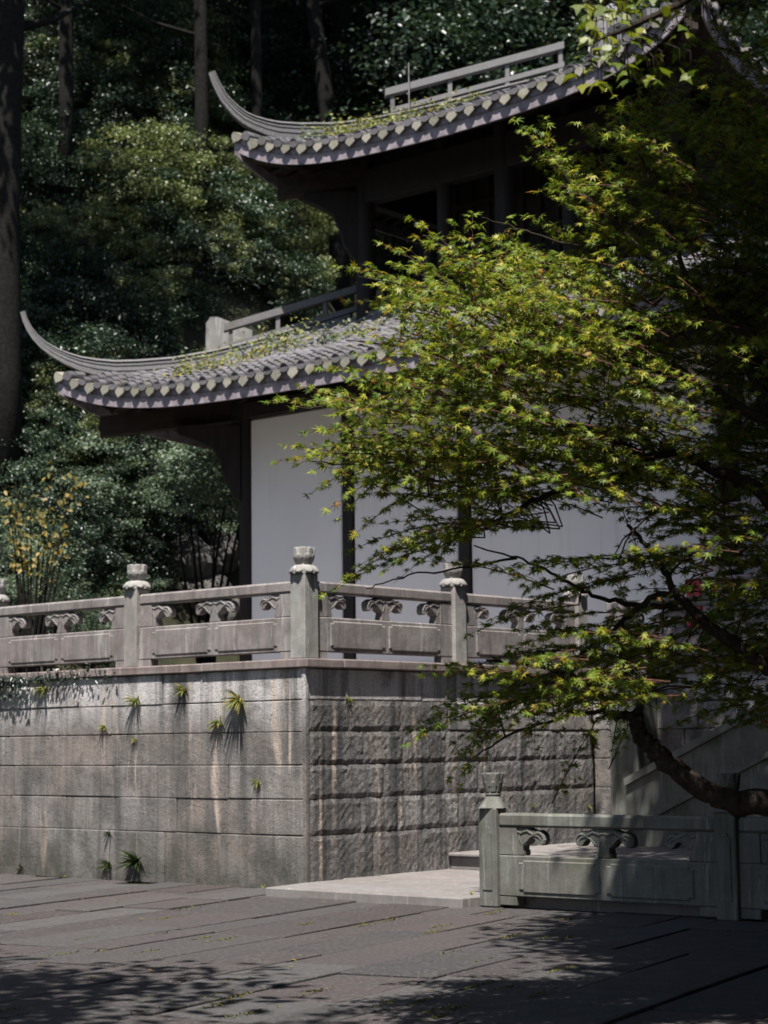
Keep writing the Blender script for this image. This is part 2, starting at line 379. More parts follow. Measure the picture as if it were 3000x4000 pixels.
# walkway slab and step in front of the right-hand wall
wk = MB()
PL = [(0.02, -.006), (-.72, -.12), (-.70, -2.80), (-.34, -2.82), (-.34, -9.0), (7.0, -9.0), (7.0, -.006)]
wk.prism(PL, lambda a, b: (a, b, -.04), lambda a, b: (a, b, .082))
walk = tag(wk.build('walkway', M['slab']), kind='structure')
for i in range(4):
    MB().cbox(-.80 if i == 0 else -.36, .55, -.15-2.65*i-2.64, -.15-2.65*i if i else -.16, -.03, .092, .012, .004).build('edge_slab', M['slab'], walk)
for i in range(3):
    for j in range(4):
        MB().cbox(.56+.62*i, .56+.62*i+.61, -.02-2.0*j-1.99, -.02-2.0*j, .02, .090+.003*((i+j) % 2), .008, .003).build('slab', M['slab'], walk)
MB().cbox(2.45, 5.44, -8.9, -.014, .083, .235, .01).build('step_core', M['slab'], walk)
for j in range(3): MB().cbox(2.40, 5.435, -.016-2.6*j-2.59, -.016-2.6*j, .236, .282, .012, .003).build('step_slab', M['slab'], walk)

# ==================================================================== STONE TERRACE
ter = empty('stone_terrace', (0, 0, 0)); tag(ter, 'tall grey stone block terrace carrying the white-walled pavilion', 'terrace')
MB().box(.20, 40, .20, 40, -.05, 2.395).build('core', M['dirt'], ter)
MB().box(5.70, 40, -12, .19, -.05, 2.395).build('core', M['dirt'], ter)
LZ = [-.02, .575, .965, 1.338, 1.703, 2.045, 2.398]
GP = .004
def hewn_block(x0, x1, z0, z1, y0=0.0):
    """block whose outer face (towards -y) is rough-hewn"""
    m = MB(); nu = max(4, int((x1-x0)/.05)); nv = max(4, int((z1-z0)/.05)); R = rng.normal(0, 1, (nu+1, nv+1)); Q = rng.normal(0, 1, (nu//3+2, nv//3+2))
    for i in range(nu+1):
        for j in range(nv+1):
            e = min(i, nu-i, j, nv-j); b_ = .004+(.014 if e else 0.0)-.006
            y = y0-b_-.0026*R[i, j]*(1 if e else .5)-.0012*Q[i//3, j//3]*(1 if e else 0)
            m.v.append((x0+(x1-x0)*i/nu+(rng.normal(0, .006) if 0 < i < nu else 0), y, z0+(z1-z0)*j/nv+(rng.normal(0, .006) if 0 < j < nv else rng.normal(0, .003))))
    for i in range(nu):
        for j in range(nv): q = i*(nv+1)+j; m.f.append((q, q+nv+1, q+nv+2, q+1))
    b = len(m.v); cs = [0, nu*(nv+1), nu*(nv+1)+nv, nv]
    ring = [i*(nv+1) for i in range(nu+1)]+[nu*(nv+1)+j for j in range(1, nv+1)]+[i*(nv+1)+nv for i in range(nu-1, -1, -1)]+[j for j in range(nv-1, 0, -1)]
    m.v += [(m.v[i][0], .2, m.v[i][2]) for i in ring]; n_ = len(ring)
    m.f += [(ring[i], ring[(i+1) % n_], b+(i+1) % n_, b+i) for i in range(n_)]; m.f.append(tuple(b+i for i in range(n_)))
    return m
for r in range(6):
    z0, z1 = LZ[r], LZ[r+1]
    y = 0.0 if r % 2 == 0 else 0.0
    first = True
    while y < 16:                                           # left face (plane x = 0)
        ln = random.uniform(.75, 1.65)
        if r == 5: ln = random.uniform(1.3, 2.4)
        if first: ln = (1.35, .85, 1.2, 1.0, 1.55, 2.3)[r]
        off = random.uniform(-.006, .006)
        MB().cbox(off, .22, y+GP+(0.0 if not first else .03), y+ln-GP, z0+GP*.7, z1-GP*.7, random.uniform(.006, .014), .004).build('stone_block', M['wall'], ter)
        y += ln; first = False
    x = 0.0; first = True
    while x < 5.44:                                         # right face (plane y = 0)
        ln = random.uniform(.55, 1.2)
        if r == 5: ln = random.uniform(1.5, 2.2)
        if first: ln = (1.1, .9, 1.3, .95, .72, 2.0)[r]
        ln = min(ln, 5.45-x)
        if 5.45-(x+ln) < .3: ln = 5.45-x
        m = M['wall'] if r == 5 or (r == 4 and not first and random.random() < .35) else M['rough']
        if m is M['rough']: hewn_block(x+GP+(.0 if not first else .045), x+ln-GP, z0+GP*.7, z1-GP*.7).build('stone_block', m, ter)
        else: MB().cbox(x+GP+(.0 if not first else .03), x+ln-GP, random.uniform(-.012, .004) if r < 5 else 0.0, .2, z0+GP*.7, z1-GP*.7, random.uniform(.008, .018), .005).build('stone_block', m, ter)
        x += ln; first = False
    y = -.014; 
    while y > -7:                                           # side of the projecting bay (plane x = 5.45)
        ln = random.uniform(.6, 1.2)
        MB().cbox(5.45+random.uniform(-.005, .005), 5.7, y-ln+GP, y-GP, z0+GP*.7, z1-GP*.7, .01, .003).build('stone_block', M['wall'], ter)
        y -= ln
MB().cbox(-.012, .045, -.012, .045, 0.0, 2.398, .006).build('corner_stone', M['wall'], ter)
# coping stones
y = -.075
while y < 16:
    ln = random.uniform(1.6, 2.6); MB().cbox(-.045, .55, y+.002, y+ln-.002, 2.4, TZ, .012, .003).build('coping_stone', M['coping'], ter); y += ln
x = .56
while x < 5.3:
    ln = min(random.uniform(1.5, 2.3), 5.38-x); 
    if 5.38-(x+ln) < .5: ln = 5.38-x
    MB().cbox(x+.002, x+ln-.002, -.075, .5, 2.4, TZ, .012, .003).build('coping_stone', M['coping'], ter); x += ln
y = -.08
while y > -7: MB().cbox(5.39, 5.95, y-2.2, y-.003, 2.4, TZ, .012, .003).build('coping_stone', M['coping'], ter); y -= 2.2
MB().box(.555, 30, .505, 30, 2.396, TZ-.006).build('terrace_floor', M['slab'], ter)
MB().box(5.955, 30, -12, .504, 2.396, TZ-.006).build('terrace_floor', M['slab'], ter)

# ==================================================================== BALUSTRADES
def petal(th, zz, n, phase, z0, z1):
    """1 inside a petal, falling to 0 at its edge"""
    if zz < z0 or zz > z1: return 0
    q = (zz-z0)/(z1-z0); a = ((th/(2*math.pi)*n+phase) % 1.0)-.5
    wdt = .5*math.sqrt(max(0, 1-(max(0, q-.25)/.75)**2.2))
    if wdt < .02: return 0
    e = 1-min(1, abs(a)/wdt); return min(1, e*4.5)**.7*min(1, (1-q)*9)
def finial_mesh(kind):
    NT_, NZ = 72, 44; v = []; f = []
    for j in range(NZ+1):
        for i in range(NT_):
            th = 2*math.pi*i/NT_; q = j/NZ
            if kind == 'lotus':
                z = q*.297
                if z < .098:                                  # bell of turned-down petals
                    u = z/.098; r = .118-.040*u**2.2 if u < .92 else .118-.040*.85-.01
                    p_ = petal(-th, .098-z, 8, 0, -.01, .095); r += .018*p_*(1-.4*u)
                elif z < .118: r = .066
                else:
                    u = (z-.118)/.179
                    r = .060+.020*math.sin(min(1, u*2.2)*math.pi/2) + .004*u
                    r += .017*max(petal(th, u, 7, .5, .0, .62), petal(th, u, 7, 0, .30, 1.06)*.8)-.006
            else:
                z = q*.335
                if z < .11: u = z/.11; sq = 1/max(abs(math.cos(th)), abs(math.sin(th))); r = (.108*(1-u)+.060*u)*(sq*(1-u)+u)
                elif z < .15: r = .056+.01*math.sin((z-.11)/.04*math.pi)
                else:
                    u = (z-.15)/.185; r = .058+.032*u
                    r += .015*max(petal(th, u, 7, .5, -.02, .60), petal(th, u, 7, 0, .30, 1.04)*.8)-.006
            r *= 1.30 if kind == 'lotus' else 1.15; v.append((r*math.cos(th), r*math.sin(th), z))
    for j in range(NZ):
        for i in range(NT_): f.append((j*NT_+i, j*NT_+(i+1) % NT_, (j+1)*NT_+(i+1) % NT_, (j+1)*NT_+i))
    f.append(tuple(NZ*NT_+i for i in range(NT_)))
    me = bpy.data.meshes.new('lotus_finial'); me.from_pydata(v, [], f); me.update()
    me.polygons.foreach_set('use_smooth', [True]*(len(f)-1)+[False]); return me
FIN = {}
def bracket_mesh(mat, half, tw=.105):
    """carved cloud bracket; local x along the rail, z up, thickness y"""
    P = [(.075, 0), (.075, .042), (.062, .046), (.062, .088), (.078, .094), (.10, .10), (.135, .135), (.16, .165), (.19, .172), (.222, .150), (.25, .112), (.285, .098), (.312, .112), (.322, .150), (.315, .190), (.292, .218), (.25, .238), (.21, .232), (.175, .242), (.12, .262), (.06, .262)]
    W = [(.30, .165), (.285, .198), (.255, .214), (.222, .206), (.19, .196), (.155, .212), (.12, .232), (.08, .222), (.045, .208), (0, .222)]
    R1 = [(.272, .150), (.25, .180), (.20, .194), (.15, .175), (.11, .135), (.07, .105)]
    R2 = [(.02, .20), (.028, .15), (.05, .10)]
    m = MB()
    if half: poly = [(0, 0)]+P+[(0, .262)]
    else: poly = [(-a, b) for a, b in reversed(P)]+P; poly = poly
    hw = tw/2
    # chamfered extrusion: middle full outline, faces slightly shrunk
    cx = .12 if half else 0; sh = lambda a, b, k: (cx+(a-cx)*k, .14+(b-.14)*k)
    n = len(poly); base = len(m.v)
    for yy, k in ((-hw, .94), (-hw+.018, 1), (hw-.018, 1), (hw, .94)):
        for a, b in poly: q = sh(a, b, k); m.v.append((q[0], yy, q[1]))
    for r in range(3):
        for i in range(n): m.f.append((base+r*n+i, base+r*n+(i+1) % n, base+(r+1)*n+(i+1) % n, base+(r+1)*n+i))
    m.f.append(tuple(base+i for i in range(n))); m.f.append(tuple(base+3*n+i for i in reversed(range(n))))
    for yy in (-hw, hw):
        for sgn in ((1,) if half else (1, -1)):
            for line, rr in ((W, .011), (R1, .010), (R2, .008)):
                m.tube([(sgn*a, yy, b) for a, b in line], [rr*.5]+[rr]*(len(line)-2)+[rr*.6], 6)
    return m.mesh('cloud_bracket', False)
def panel_mesh(L, th=.125):
    h = th/2; m = MB()
    m.cbox(0, .20, -h, h, 0, .085, .006); m.cbox(L-.20, L, -h, h, 0, .085, .006)
    m.cbox(0, L, -h-.004, h+.004, .086, .470, .010)
    m.cbox(0, .215, -h, h, .471, .736, .008); m.cbox(L-.215, L, -h, h, .471, .736, .008)
    m.cbox(0, L, -h-.012, h+.012, .737, .867, .022)
    for s in (-1, 1):                                         # two framed fields with clipped corners
        for k in range(2):
            a0 = .235+k*(L-.47+.06)/2; a1 = a0+(L-.47-.06)/2; c = .05
            def oct_(i): return [(a0+i+c, .125+i), (a1-i-c, .125+i), (a1-i-c, .125+i+c*.45), (a1-i, .125+i+c*.45), (a1-i, .430-i-c*.45), (a1-i-c, .430-i-c*.45), (a1-i-c, .430-i), (a0+i+c, .430-i), (a0+i+c, .430-i-c*.45), (a0+i, .430-i-c*.45), (a0+i, .125+i+c*.45), (a0+i+c, .125+i+c*.45)]
            y0 = s*(h+.003); o1 = oct_(0); o2 = oct_(.012); b = len(m.v); n = len(o1)
            m.v += [(x, y0, z) for x, z in o1]+[(x, s*(h+.016), z) for x, z in o2]
            m.f += [(b+i, b+(i+1) % n, b+n+(i+1) % n, b+n+i) for i in range(n)]; m.f.append(tuple(b+n+i for i in range(n)))
    return m.mesh('panel')
CACHE = {}
def post(parent, x, y, z, mat, kind='lotus', h=.94, wd=.225):
    k = (kind, h, wd, mat.name)
    if k not in CACHE:
        a = wd/2; m = MB().cbox(-a, a, -a, a, 0, h, .010)
        if kind != 'lotus':
            for s in (-1, 1):
                poly = [(-.055, .16), (.055, .16), (.055, .70), (.035, .72), (.035, .74), (.015, .76), (-.015, .76), (-.035, .74), (-.035, .72), (-.055, .70)]
                m.prism(poly, lambda p, q: (s*(a-.002), p, q), lambda p, q: (s*(a+.008), p, q))
                m.prism(poly, lambda p, q: (p, s*(a-.002), q), lambda p, q: (p, s*(a+.008), q))
        CACHE[k] = m.mesh('post'); CACHE[k].materials.append(mat)
        f_ = finial_mesh(kind); f_.materials.append(mat); FIN[k] = f_
    o = ob('post', CACHE[k], None, parent); o.location = (x, y, z)
    f = ob('lotus_finial', FIN[k], None, o); f.location = (0, 0, h-.002); f.rotation_euler = (0, 0, random.uniform(0, 6.28)); return o
def panel(parent, x, y, z, rot, L, mat):
    k = ('panel', round(L, 3), mat.name)
    if k not in CACHE: CACHE[k] = panel_mesh(L); CACHE[k].materials.append(mat)
    o = ob('panel', CACHE[k], None, parent); o.location = (x, y, z); o.rotation_euler = (0, 0, rot)
    for half, sx, px in ((True, 1, .214), (False, 1, L/2), (True, -1, L-.214)):
        kk = ('br', half, mat.name)
        if kk not in CACHE: CACHE[kk] = bracket_mesh(mat, half); CACHE[kk].materials.append(mat)
        c = ob('cloud_bracket', CACHE[kk], None, o); c.location = (px, 0, .4705); c.scale = (sx, 1, 1.015)
    return o
PY = [.122, 2.885, 5.60, 8.32, 11.04]
b1 = empty('stone_balustrade', (.122, .122, TZ)); tag(b1, 'weathered carved stone balustrade above the sunlit block wall, forest behind it', 'balustrade')
for i, y in enumerate(PY):
    post(b1, 0, y-.122, 0, M['rpost'])
    if i < len(PY)-1: panel(b1, 0, y-.122+.1125, 0, math.pi/2, PY[i+1]-y-.225, M['rail'])
b2 = empty('stone_balustrade', (.122, .122, TZ)); tag(b2, 'carved stone balustrade before the white plaster wall, above the rough shaded wall', 'balustrade')
PX = [.122, 2.755, 5.32]
for i, x in enumerate(PX):
    if i: post(b2, x-.122, 0, 0, M['rpost'])
    if i < len(PX)-1: panel(b2, x-.122+.1125, 0, 0, 0, PX[i+1]-x-.225, M['rail'])
b3 = empty('stone_balustrade', (5.57, -.2, TZ)); tag(b3, 'stone balustrade of the projecting bay behind the maple branches', 'balustrade')
for i in range(3):
    panel(b3, 0, -.02-2.55*i, 0, -math.pi/2, 2.20, M['rail']); post(b3, 0, -2.34-2.55*i, 0, M['rpost'])
# foreground railing standing on the walkway edge
b4 = empty('stone_balustrade', (-.47, -2.93, 0)); tag(b4, 'low mossy stone railing with tulip-shaped finial in maple shade on the plaza', 'balustrade')
for i in range(3):
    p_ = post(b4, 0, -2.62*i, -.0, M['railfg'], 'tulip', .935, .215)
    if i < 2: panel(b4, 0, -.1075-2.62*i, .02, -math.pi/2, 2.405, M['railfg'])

# ==================================================================== STAIRCASE (right, in the shade)
st = empty('stone_staircase', (4.9, -1.2, .28)); tag(st, 'stone staircase toned dark for shade, with solid sloping side rail beside the block wall', 'staircase')
def stbox(name, *a, mat=None, c=.012):  # all stair parts take a darker stone colour for the shade
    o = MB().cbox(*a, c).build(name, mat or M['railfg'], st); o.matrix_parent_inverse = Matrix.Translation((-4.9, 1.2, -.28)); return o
stbox('pier', 4.95, 5.44, -1.02, -.60, .283, 2.38)
def slope_poly(z0, z1, x0, x1, name, y0=-1.03, y1=-6.2, s=.45):
    zb = lambda y: z0+(y0-y)*s
    zt = lambda y: z1+(y0-y)*s
    m = MB().prism([(y0, zb(y0)), (y1, zb(y1)), (y1, zt(y1)), (y0, zt(y0))], lambda a, b: (x0, a, b), lambda a, b: (x1, a, b))
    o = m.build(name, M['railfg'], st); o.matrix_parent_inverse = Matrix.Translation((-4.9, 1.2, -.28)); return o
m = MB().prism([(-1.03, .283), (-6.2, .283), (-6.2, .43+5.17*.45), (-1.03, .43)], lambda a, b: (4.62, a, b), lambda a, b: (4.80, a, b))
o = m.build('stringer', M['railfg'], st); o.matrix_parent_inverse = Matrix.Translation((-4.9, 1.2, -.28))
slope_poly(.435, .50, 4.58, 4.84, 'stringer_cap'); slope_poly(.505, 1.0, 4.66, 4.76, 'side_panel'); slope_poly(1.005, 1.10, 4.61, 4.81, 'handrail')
for i in range(13):
    stbox('step', 4.845, 5.43, -1.35-.36*i-.36, -1.35-.36*i, .284, .284+.16*(i+1), c=.008)

# ==================================================================== PAVILION
PM = 1.2306                                               # building module
pv = empty('pavilion', (11.63, 3.553, TZ+.217)); pv.scale = (PM,)*3; tag(pv, 'two-tiered pavilion with upswept grey tile eaves, white walls and dark timber', 'pavilion')
PVI = Matrix.Translation((-6.6, -.2, -TZ))
def pvo(o, parent=None):
    o.parent = parent or pv
    if parent is None: o.matrix_parent_inverse = PVI
    return o
def pbox(name, *a, mat='wood', c=.01, parent=None): return pvo(MB().cbox(*a, c).build(name, M[mat]), parent)
PVM = Matrix.Translation((11.63, 3.553, TZ+.217)) @ Matrix.Scale(PM, 4) @ PVI
for o_ in (MB().cbox(3.0-.12, 10.32, -3.75, 4.1, TZ-.1765, TZ-.001, .012).build('plinth', M['coping']),): pvo(o_)
CY = .17; WX0, WX1, WY = 3.0, 10.2, 3.70         # white wall box
# plaster panels between the pilasters (front), plus the other three sides
ys = [CY+WY-.02, 2.05, .13, -3.53]
fr = [(2.14, 3.84), (.22, 1.96), (-3.45, .04)]
for a, b in fr:
    pbox('plaster_panel', WX0, WX0+.18, a+.004, b-.004, TZ, 5.98, mat='plaster', c=.03)
pbox('plaster_panel', WX1-.18, WX1, CY-WY, CY+WY, TZ, 5.98, mat='plaster'); 
pbox('plaster_panel', WX0+.19, WX1-.19, CY+WY-.18, CY+WY-.01, TZ, 5.98, mat='plaster'); pbox('plaster_panel', WX0+.19, WX1-.19, CY-WY+.01, CY-WY+.18, TZ, 5.98, mat='plaster')
for yy in (2.05, .13): pbox('pilaster', WX0-.02, WX0+.16, yy-.09, yy+.09, TZ, 6.2)
def column(x, y, z0, z1, r, name='column'):
    pvo(MB().tube([(x, y, z0), (x, y, z0+.02), (x, y, z1)], [r*1.02, r, r*.95], 20).build(name, M['wood'], smooth=False))
for x in (WX0+.05, WX1-.05):
    for y in (CY+WY+.06, CY-WY-.06): column(x, y, TZ+.14, 6.2, .12); pvo(MB().tube([(x, y, TZ), (x, y, TZ+.06), (x, y, TZ+.139)], [.19, .2, .15], 20).build('column_base', M['rail'], smooth=True))
pbox('architrave', WX0-.06, WX0+.2, CY-WY-.3, CY+WY+.3, 5.985, 6.21); pbox('architrave', WX1-.2, WX1+.06, CY-WY-.3, CY+WY+.3, 5.985, 6.21)
for s in (-1, 1): pbox('architrave', WX0+.21, WX1-.21, CY+s*WY-.1, CY+s*WY+.12, 5.985, 6.21)

def make_roof(rname, cx, cy, hx, hy, D, ze, rise, lift, we, wk_, hip_pts, n_obj, ov_in, rail_k, label=None):
    """hipped roof: eave rectangle half sizes hx, hy; D = depth of the slope; hip_pts = (k, z) of the ridge top, k inward from the corner"""
    roof = MB()
    def surf(face, s, k):
        """s = signed distance along the eave from its middle, k = inward distance; returns a world point"""
        half = hy if face in 'FB' else hx
        d = half-abs(s); e = max(0, d-k); tt = k/D
        z = ze+rise*(.86*tt+.14*tt*tt)+lift*math.exp(-e/we-k/wk_)
        fl = .16*math.exp(-d/.9)*max(0, 1-k/.9)
        kk = k-fl
        if face == 'F': return Vector((cx-hx+kk, cy+s, z))
        if face == 'B': return Vector((cx+hx-kk, cy-s, z))
        if face == 'L': return Vector((cx+s, cy+hy-kk, z))
        return Vector((cx-s, cy-hy+kk, z))
    faces = 'FLRB'
    sh = []
    for fc in faces:
        half = hy if fc in 'FB' else hx
        for side, dz in ((0, 0), (1, -.11)):
            m = MB()
            NU, NV = 60, 14
            m.grid(NU, NV, lambda u, v: surf(fc, (u*2-1)*(half-v*D), v*D)+Vector((0, 0, dz-.02)))
            sh.append((fc, side, m))
    pm = MB()
    for fc, side, m in sh:
        if side == 0: b = len(pm.v); pm.v += m.v; pm.f += [tuple(b+i for i in q) for q in m.f]
    ro = pvo(pm.build(rname, M['tile'], smooth=True))
    sm = MB()
    for fc, side, m in sh:
        if side == 1: b = len(sm.v); sm.v += m.v; sm.f += [tuple(b+i for i in q) for q in m.f]
    so_ = sm.build('soffit_boards', M['wood2'], ro, smooth=True)
    # tiles -------------------------------------------------------------
    SP = .285; EX = .115
    nseg = 7; tv = []; tf = []
    for j, (yy, r, zz) in enumerate(((-.02, .070, .0), (EX+.035, .062, .004))):
        for i in range(nseg): a = math.pi*i/(nseg-1); tv.append((r*math.cos(a), yy, r*math.sin(a)*1.0+(.018 if j == 0 else 0)))
    for i in range(nseg-1): tf.append((i, i+1, nseg+i+1, nseg+i))
    b0 = len(tv); tv += [(x*.72, y, z*.72+.004) for x, y, z in tv[:nseg]]
    for i in range(nseg-1): tf.append((i+1, i, b0+i, b0+i+1))
    tme = bpy.data.meshes.new('roof_tile'); tme.from_pydata(tv, [], tf); tme.update(); tme.materials.append(M['tile'])
    # drip tile: a hanging pointed tongue; local x along eave, y = inward, z up
    dpoly = [(-.088, .0), (.088, .0), (.094, -.025), (.070, -.070), (.030, -.100), (0, -.128), (-.030, -.100), (-.070, -.070), (-.094, -.025)]
    dm = MB(); dm.prism(dpoly, lambda a, b: (a, -.012+b*.22, b), lambda a, b: (a, .010+b*.22, b)); dm.prism([(-.085, .0), (.085, .0), (.085, .02), (-.085, .02)], lambda a, b: (a, -.012, b-.006), lambda a, b: (a, .14, b+.01))
    dme = dm.mesh('drip_tile'); dme.materials.append(M['drip'])
    cm = MB(); arch = [(.074*math.cos(math.pi*i/8), .074*math.sin(math.pi*i/8)) for i in range(9)]
    cm.prism(arch+[(-.06, -.03), (0, -.045), (.06, -.03)], lambda a, b: (a, -.03, b), lambda a, b: (a, -.005, b))
    cme = cm.mesh('eave_end_tile'); cme.materials.append(M['tile'])
    cnt = 0; joined = []; cand = []
    for fc in faces:
        half = hy if fc in 'FB' else hx; n = int(2*half/SP); 
        for i in range(n):
            s = -half+.10+(2*half-.2)*(i+.5)/n
            kmax = min(D, half-abs(s))-.05
            axis = {'F': Vector((0, 1, 0)), 'B': Vector((0, -1, 0)), 'L': Vector((1, 0, 0)), 'R': Vector((-1, 0, 0))}[fc]
            def frame(k, dk=.06, along=s):
                p0 = surf(fc, along, max(0, k)); p1 = surf(fc, along, max(0, k)+dk); y_ = (p1-p0).normalized()
                x_ = (surf(fc, along+.05, max(0, k))-surf(fc, along-.05, max(0, k))).normalized(); z_ = x_.cross(y_)
                if z_.z < 0: x_ = -x_; z_ = -z_
                x_ = y_.cross(z_); p = p0+y_*(k-max(0, k))
                return np.array([[x_.x, y_.x, z_.x, p.x], [x_.y, y_.y, z_.y, p.y], [x_.z, y_.z, z_.z, p.z]])
            k = -.02; j = 0
            while k < kmax:
                mt = frame(k); mt[:, 3] += rng.normal(0, .004, 3); cand.append((0 if fc == 'F' else 1, j, len(cand), mt)); k += EX; j += 1
            # eave ends
            for me_, nm, al, lift_ in ((cme, 'eave_end_tile', s, .0), (dme, 'drip_tile', s+(2*half-.2)/n*.5, -.012)):
                if abs(al) > half-.06: continue
                o = surf(fc, al, 0); x_ = (surf(fc, al+.05, 0)-surf(fc, al-.05, 0)).normalized()
                inn = {'F': Vector((1, 0, 0)), 'B': Vector((-1, 0, 0)), 'L': Vector((0, -1, 0)), 'R': Vector((0, 1, 0))}[fc]
                z_ = x_.cross(inn); 
                if z_.z < 0: x_ = -x_; z_ = -z_
                y_ = z_.cross(x_); p = o - y_*.02+Vector((0, 0, lift_)); tw = random.uniform(-.06, .06)
                mw = Matrix(((x_.x, y_.x, z_.x, p.x), (x_.y, y_.y, z_.y, p.y), (x_.z, y_.z, z_.z, p.z), (0, 0, 0, 1))) @ Matrix.Rotation(tw, 4, 'Y')
                if nm == 'drip_tile': mw = mw @ Matrix.Scale(random.uniform(.88, 1.08), 4)
                if fc in 'FL' : ob(nm, me_, None, ro, mw)
                else: joined.append((me_, mw))
    cand.sort(key=lambda c: (c[0], c[1], c[2]))
    for c in cand[:n_obj]: ob('roof_tile', tme, None, ro, to_matrix(c[3]))
    rest_ = np.array([c[3] for c in cand[n_obj:]])
    tag(ob('tile_rows', inst_mesh('tile_rows', tv, tf, rest_, M['tile']), None, ro), kind='stuff')
    for base, nm in ((dme, 'drip_tile_row'), (cme, 'eave_end_row')):
        ms = np.array([[list(r) for r in mw][:3] for q, mw in joined if q is base])
        if len(ms):
            bv = [tuple(v.co) for v in base.vertices]; bf = [tuple(p_.vertices) for p_ in base.polygons]
            tag(ob(nm, inst_mesh(nm, bv, bf, ms, base.materials[0]), None, ro), kind='stuff')
    # fascia boards -------------------------------------------------------
    for fc in faces:
        half = hy if fc in 'FB' else hx; m = MB(); N = 60
        inn = {'F': Vector((1, 0, 0)), 'B': Vector((-1, 0, 0)), 'L': Vector((0, -1, 0)), 'R': Vector((0, 1, 0))}[fc]
        for i in range(N+1):
            p = surf(fc, (i/N*2-1)*(half-.02), 0)+inn*.012
            for dx, dz in ((0, -.03), (0, -.265), (.03, -.265), (.03, -.03)): m.v.append(tuple(p+inn*dx+Vector((0, 0, dz))))
        for i in range(N):
            for q in range(4): m.f.append((i*4+q, i*4+(q+1) % 4, i*4+4+(q+1) % 4, i*4+4+q))
        m.build('fascia_board', M['fascia'], ro)
        # rafters
        if fc in 'FL':
            n = int(2*half/.26)
            for i in range(n):
                s = -half+.2+(2*half-.4)*(i+.5)/n; km = min(ov_in, half-abs(s))
                if km < .3: continue
                q = [surf(fc, s, .1+(km-.1)*t_)+Vector((0, 0, -.185)) for t_ in (0, .3, .6, 1)]
                MB().tube(q, .04, 6).build('rafter', M['wood2'], ro)
    # hip ridges with upswept tips ------------------------------------------
    for sx in (-1, 1):
        for sy in (-1, 1):
            P = []
            for k, z in hip_pts: P.append(Vector((cx+sx*(hx-k), cy+sy*(hy-k), z)))
            n = len(P); m = MB(); side = Vector((sx, -sy, 0)).normalized()
            prof = [(-.088, -.26), (-.088, -.185), (-.074, -.18), (-.074, -.165), (-.088, -.16), (-.085, -.115), (-.072, -.11), (-.072, -.095), (-.085, -.09), (-.085, -.07), (-.060, -.045), (-.095, -.035), (-.075, -.008), (-.035, 0), (.035, 0), (.075, -.008), (.095, -.035), (.060, -.045), (.085, -.07), (.085, -.09), (.072, -.095), (.072, -.11), (.085, -.115), (.088, -.16), (.074, -.165), (.074, -.18), (.088, -.185), (.088, -.26)]
            for i, p in enumerate(P):
                d = (P[min(i+1, n-1)]-P[max(i-1, 0)]).normalized(); nn = side.cross(d)
                if nn.z < 0 and abs(d.z) < .95: nn = -nn
                if i and nn.dot(pn_) < 0: nn = -nn
                pn_ = nn
                f = 1.0 if hip_pts[i][0] > .1 else max(.30, 1.0-(.1-hip_pts[i][0])*1.5)
                fh = 1.0 if hip_pts[i][0] > .4 else max(.26, 1.0-(.4-hip_pts[i][0])*.95)
                for a, b in prof: m.v.append(tuple(p+side*a*f*.95+nn*b*fh))
            q = len(prof)
            for i in range(n-1):
                for j in range(q): m.f.append((i*q+j, i*q+(j+1) % q, (i+1)*q+(j+1) % q, (i+1)*q+j))
            m.f.append(tuple(range(q))); m.f.append(tuple((n-1)*q+i for i in range(q)))
            m.build('hip_ridge', M['ridge'], ro)
            # openwork rail on the upper part of the hip
            (k0, z0), (k1, z1) = rail_k
            A = Vector((cx+sx*(hx-k0), cy+sy*(hy-k0), z0)); B_ = Vector((cx+sx*(hx-k1), cy+sy*(hy-k1), z1))
            r_ = MB(); d = (B_-A).normalized(); upv = Vector((0, 0, 1))
            def beam(a, b, hw, z0_, z1_):
                bb = len(r_.v)
                for p in (a, b):
                    for s_, zz in ((-hw, z0_), (hw, z0_), (hw, z1_), (-hw, z1_)): r_.v.append(tuple(p+side*s_+upv*zz))
                r_.f += [tuple(bb+i for i in q_) for q_ in ((0, 1, 5, 4), (1, 2, 6, 5), (2, 3, 7, 6), (3, 0, 4, 7), (0, 3, 2, 1), (4, 5, 6, 7))]
            beam(A-d*.08, B_, .075, -.10, 0); beam(A, B_, .05, -.36, -.29)
            rl = r_.build('ridge_rail', M['ridge'], ro)
            for t_ in (.01, .34, .67, .98):
                r_ = MB(); c0 = A.lerp(B_, t_); beam(c0-d*.03, c0+d*.03, .045, -.46, -.101); r_.build('rail_post', M['ridge'], ro)
            # hip rafter beam and its hanging iron
            r_ = MB(); kz = dict(hip_pts); e0 = Vector((cx+sx*(hx-.35), cy+sy*(hy-.35), ze-.10)); e1 = Vector((cx+sx*(hx-ov_in), cy+sy*(hy-ov_in), ze+.12))
            beam(e0, e1, .10, -.26, .02); r_.build('hip_beam', M['wood2'], ro)
            e0 = Vector((cx+sx*(hx-.04), cy+sy*(hy-.04), ze+lift*.55)); e1 = Vector((cx+sx*(hx-.9), cy+sy*(hy-.9), ze+.12))
            r_ = MB(); beam(e0, e1, .08, -.12, .06); r_.build('eave_beam', M['wood2'], ro)
            h0 = Vector((cx+sx*(hx-.72), cy+sy*(hy-.72), ze-.10-.26+.22*.15)); 
            MB().tube([h0+Vector((0, 0, .05)), h0+Vector((0, 0, -.12))], [.012, .022], 8).build('hanging_iron', M['iron'], ro)
    return ro, surf

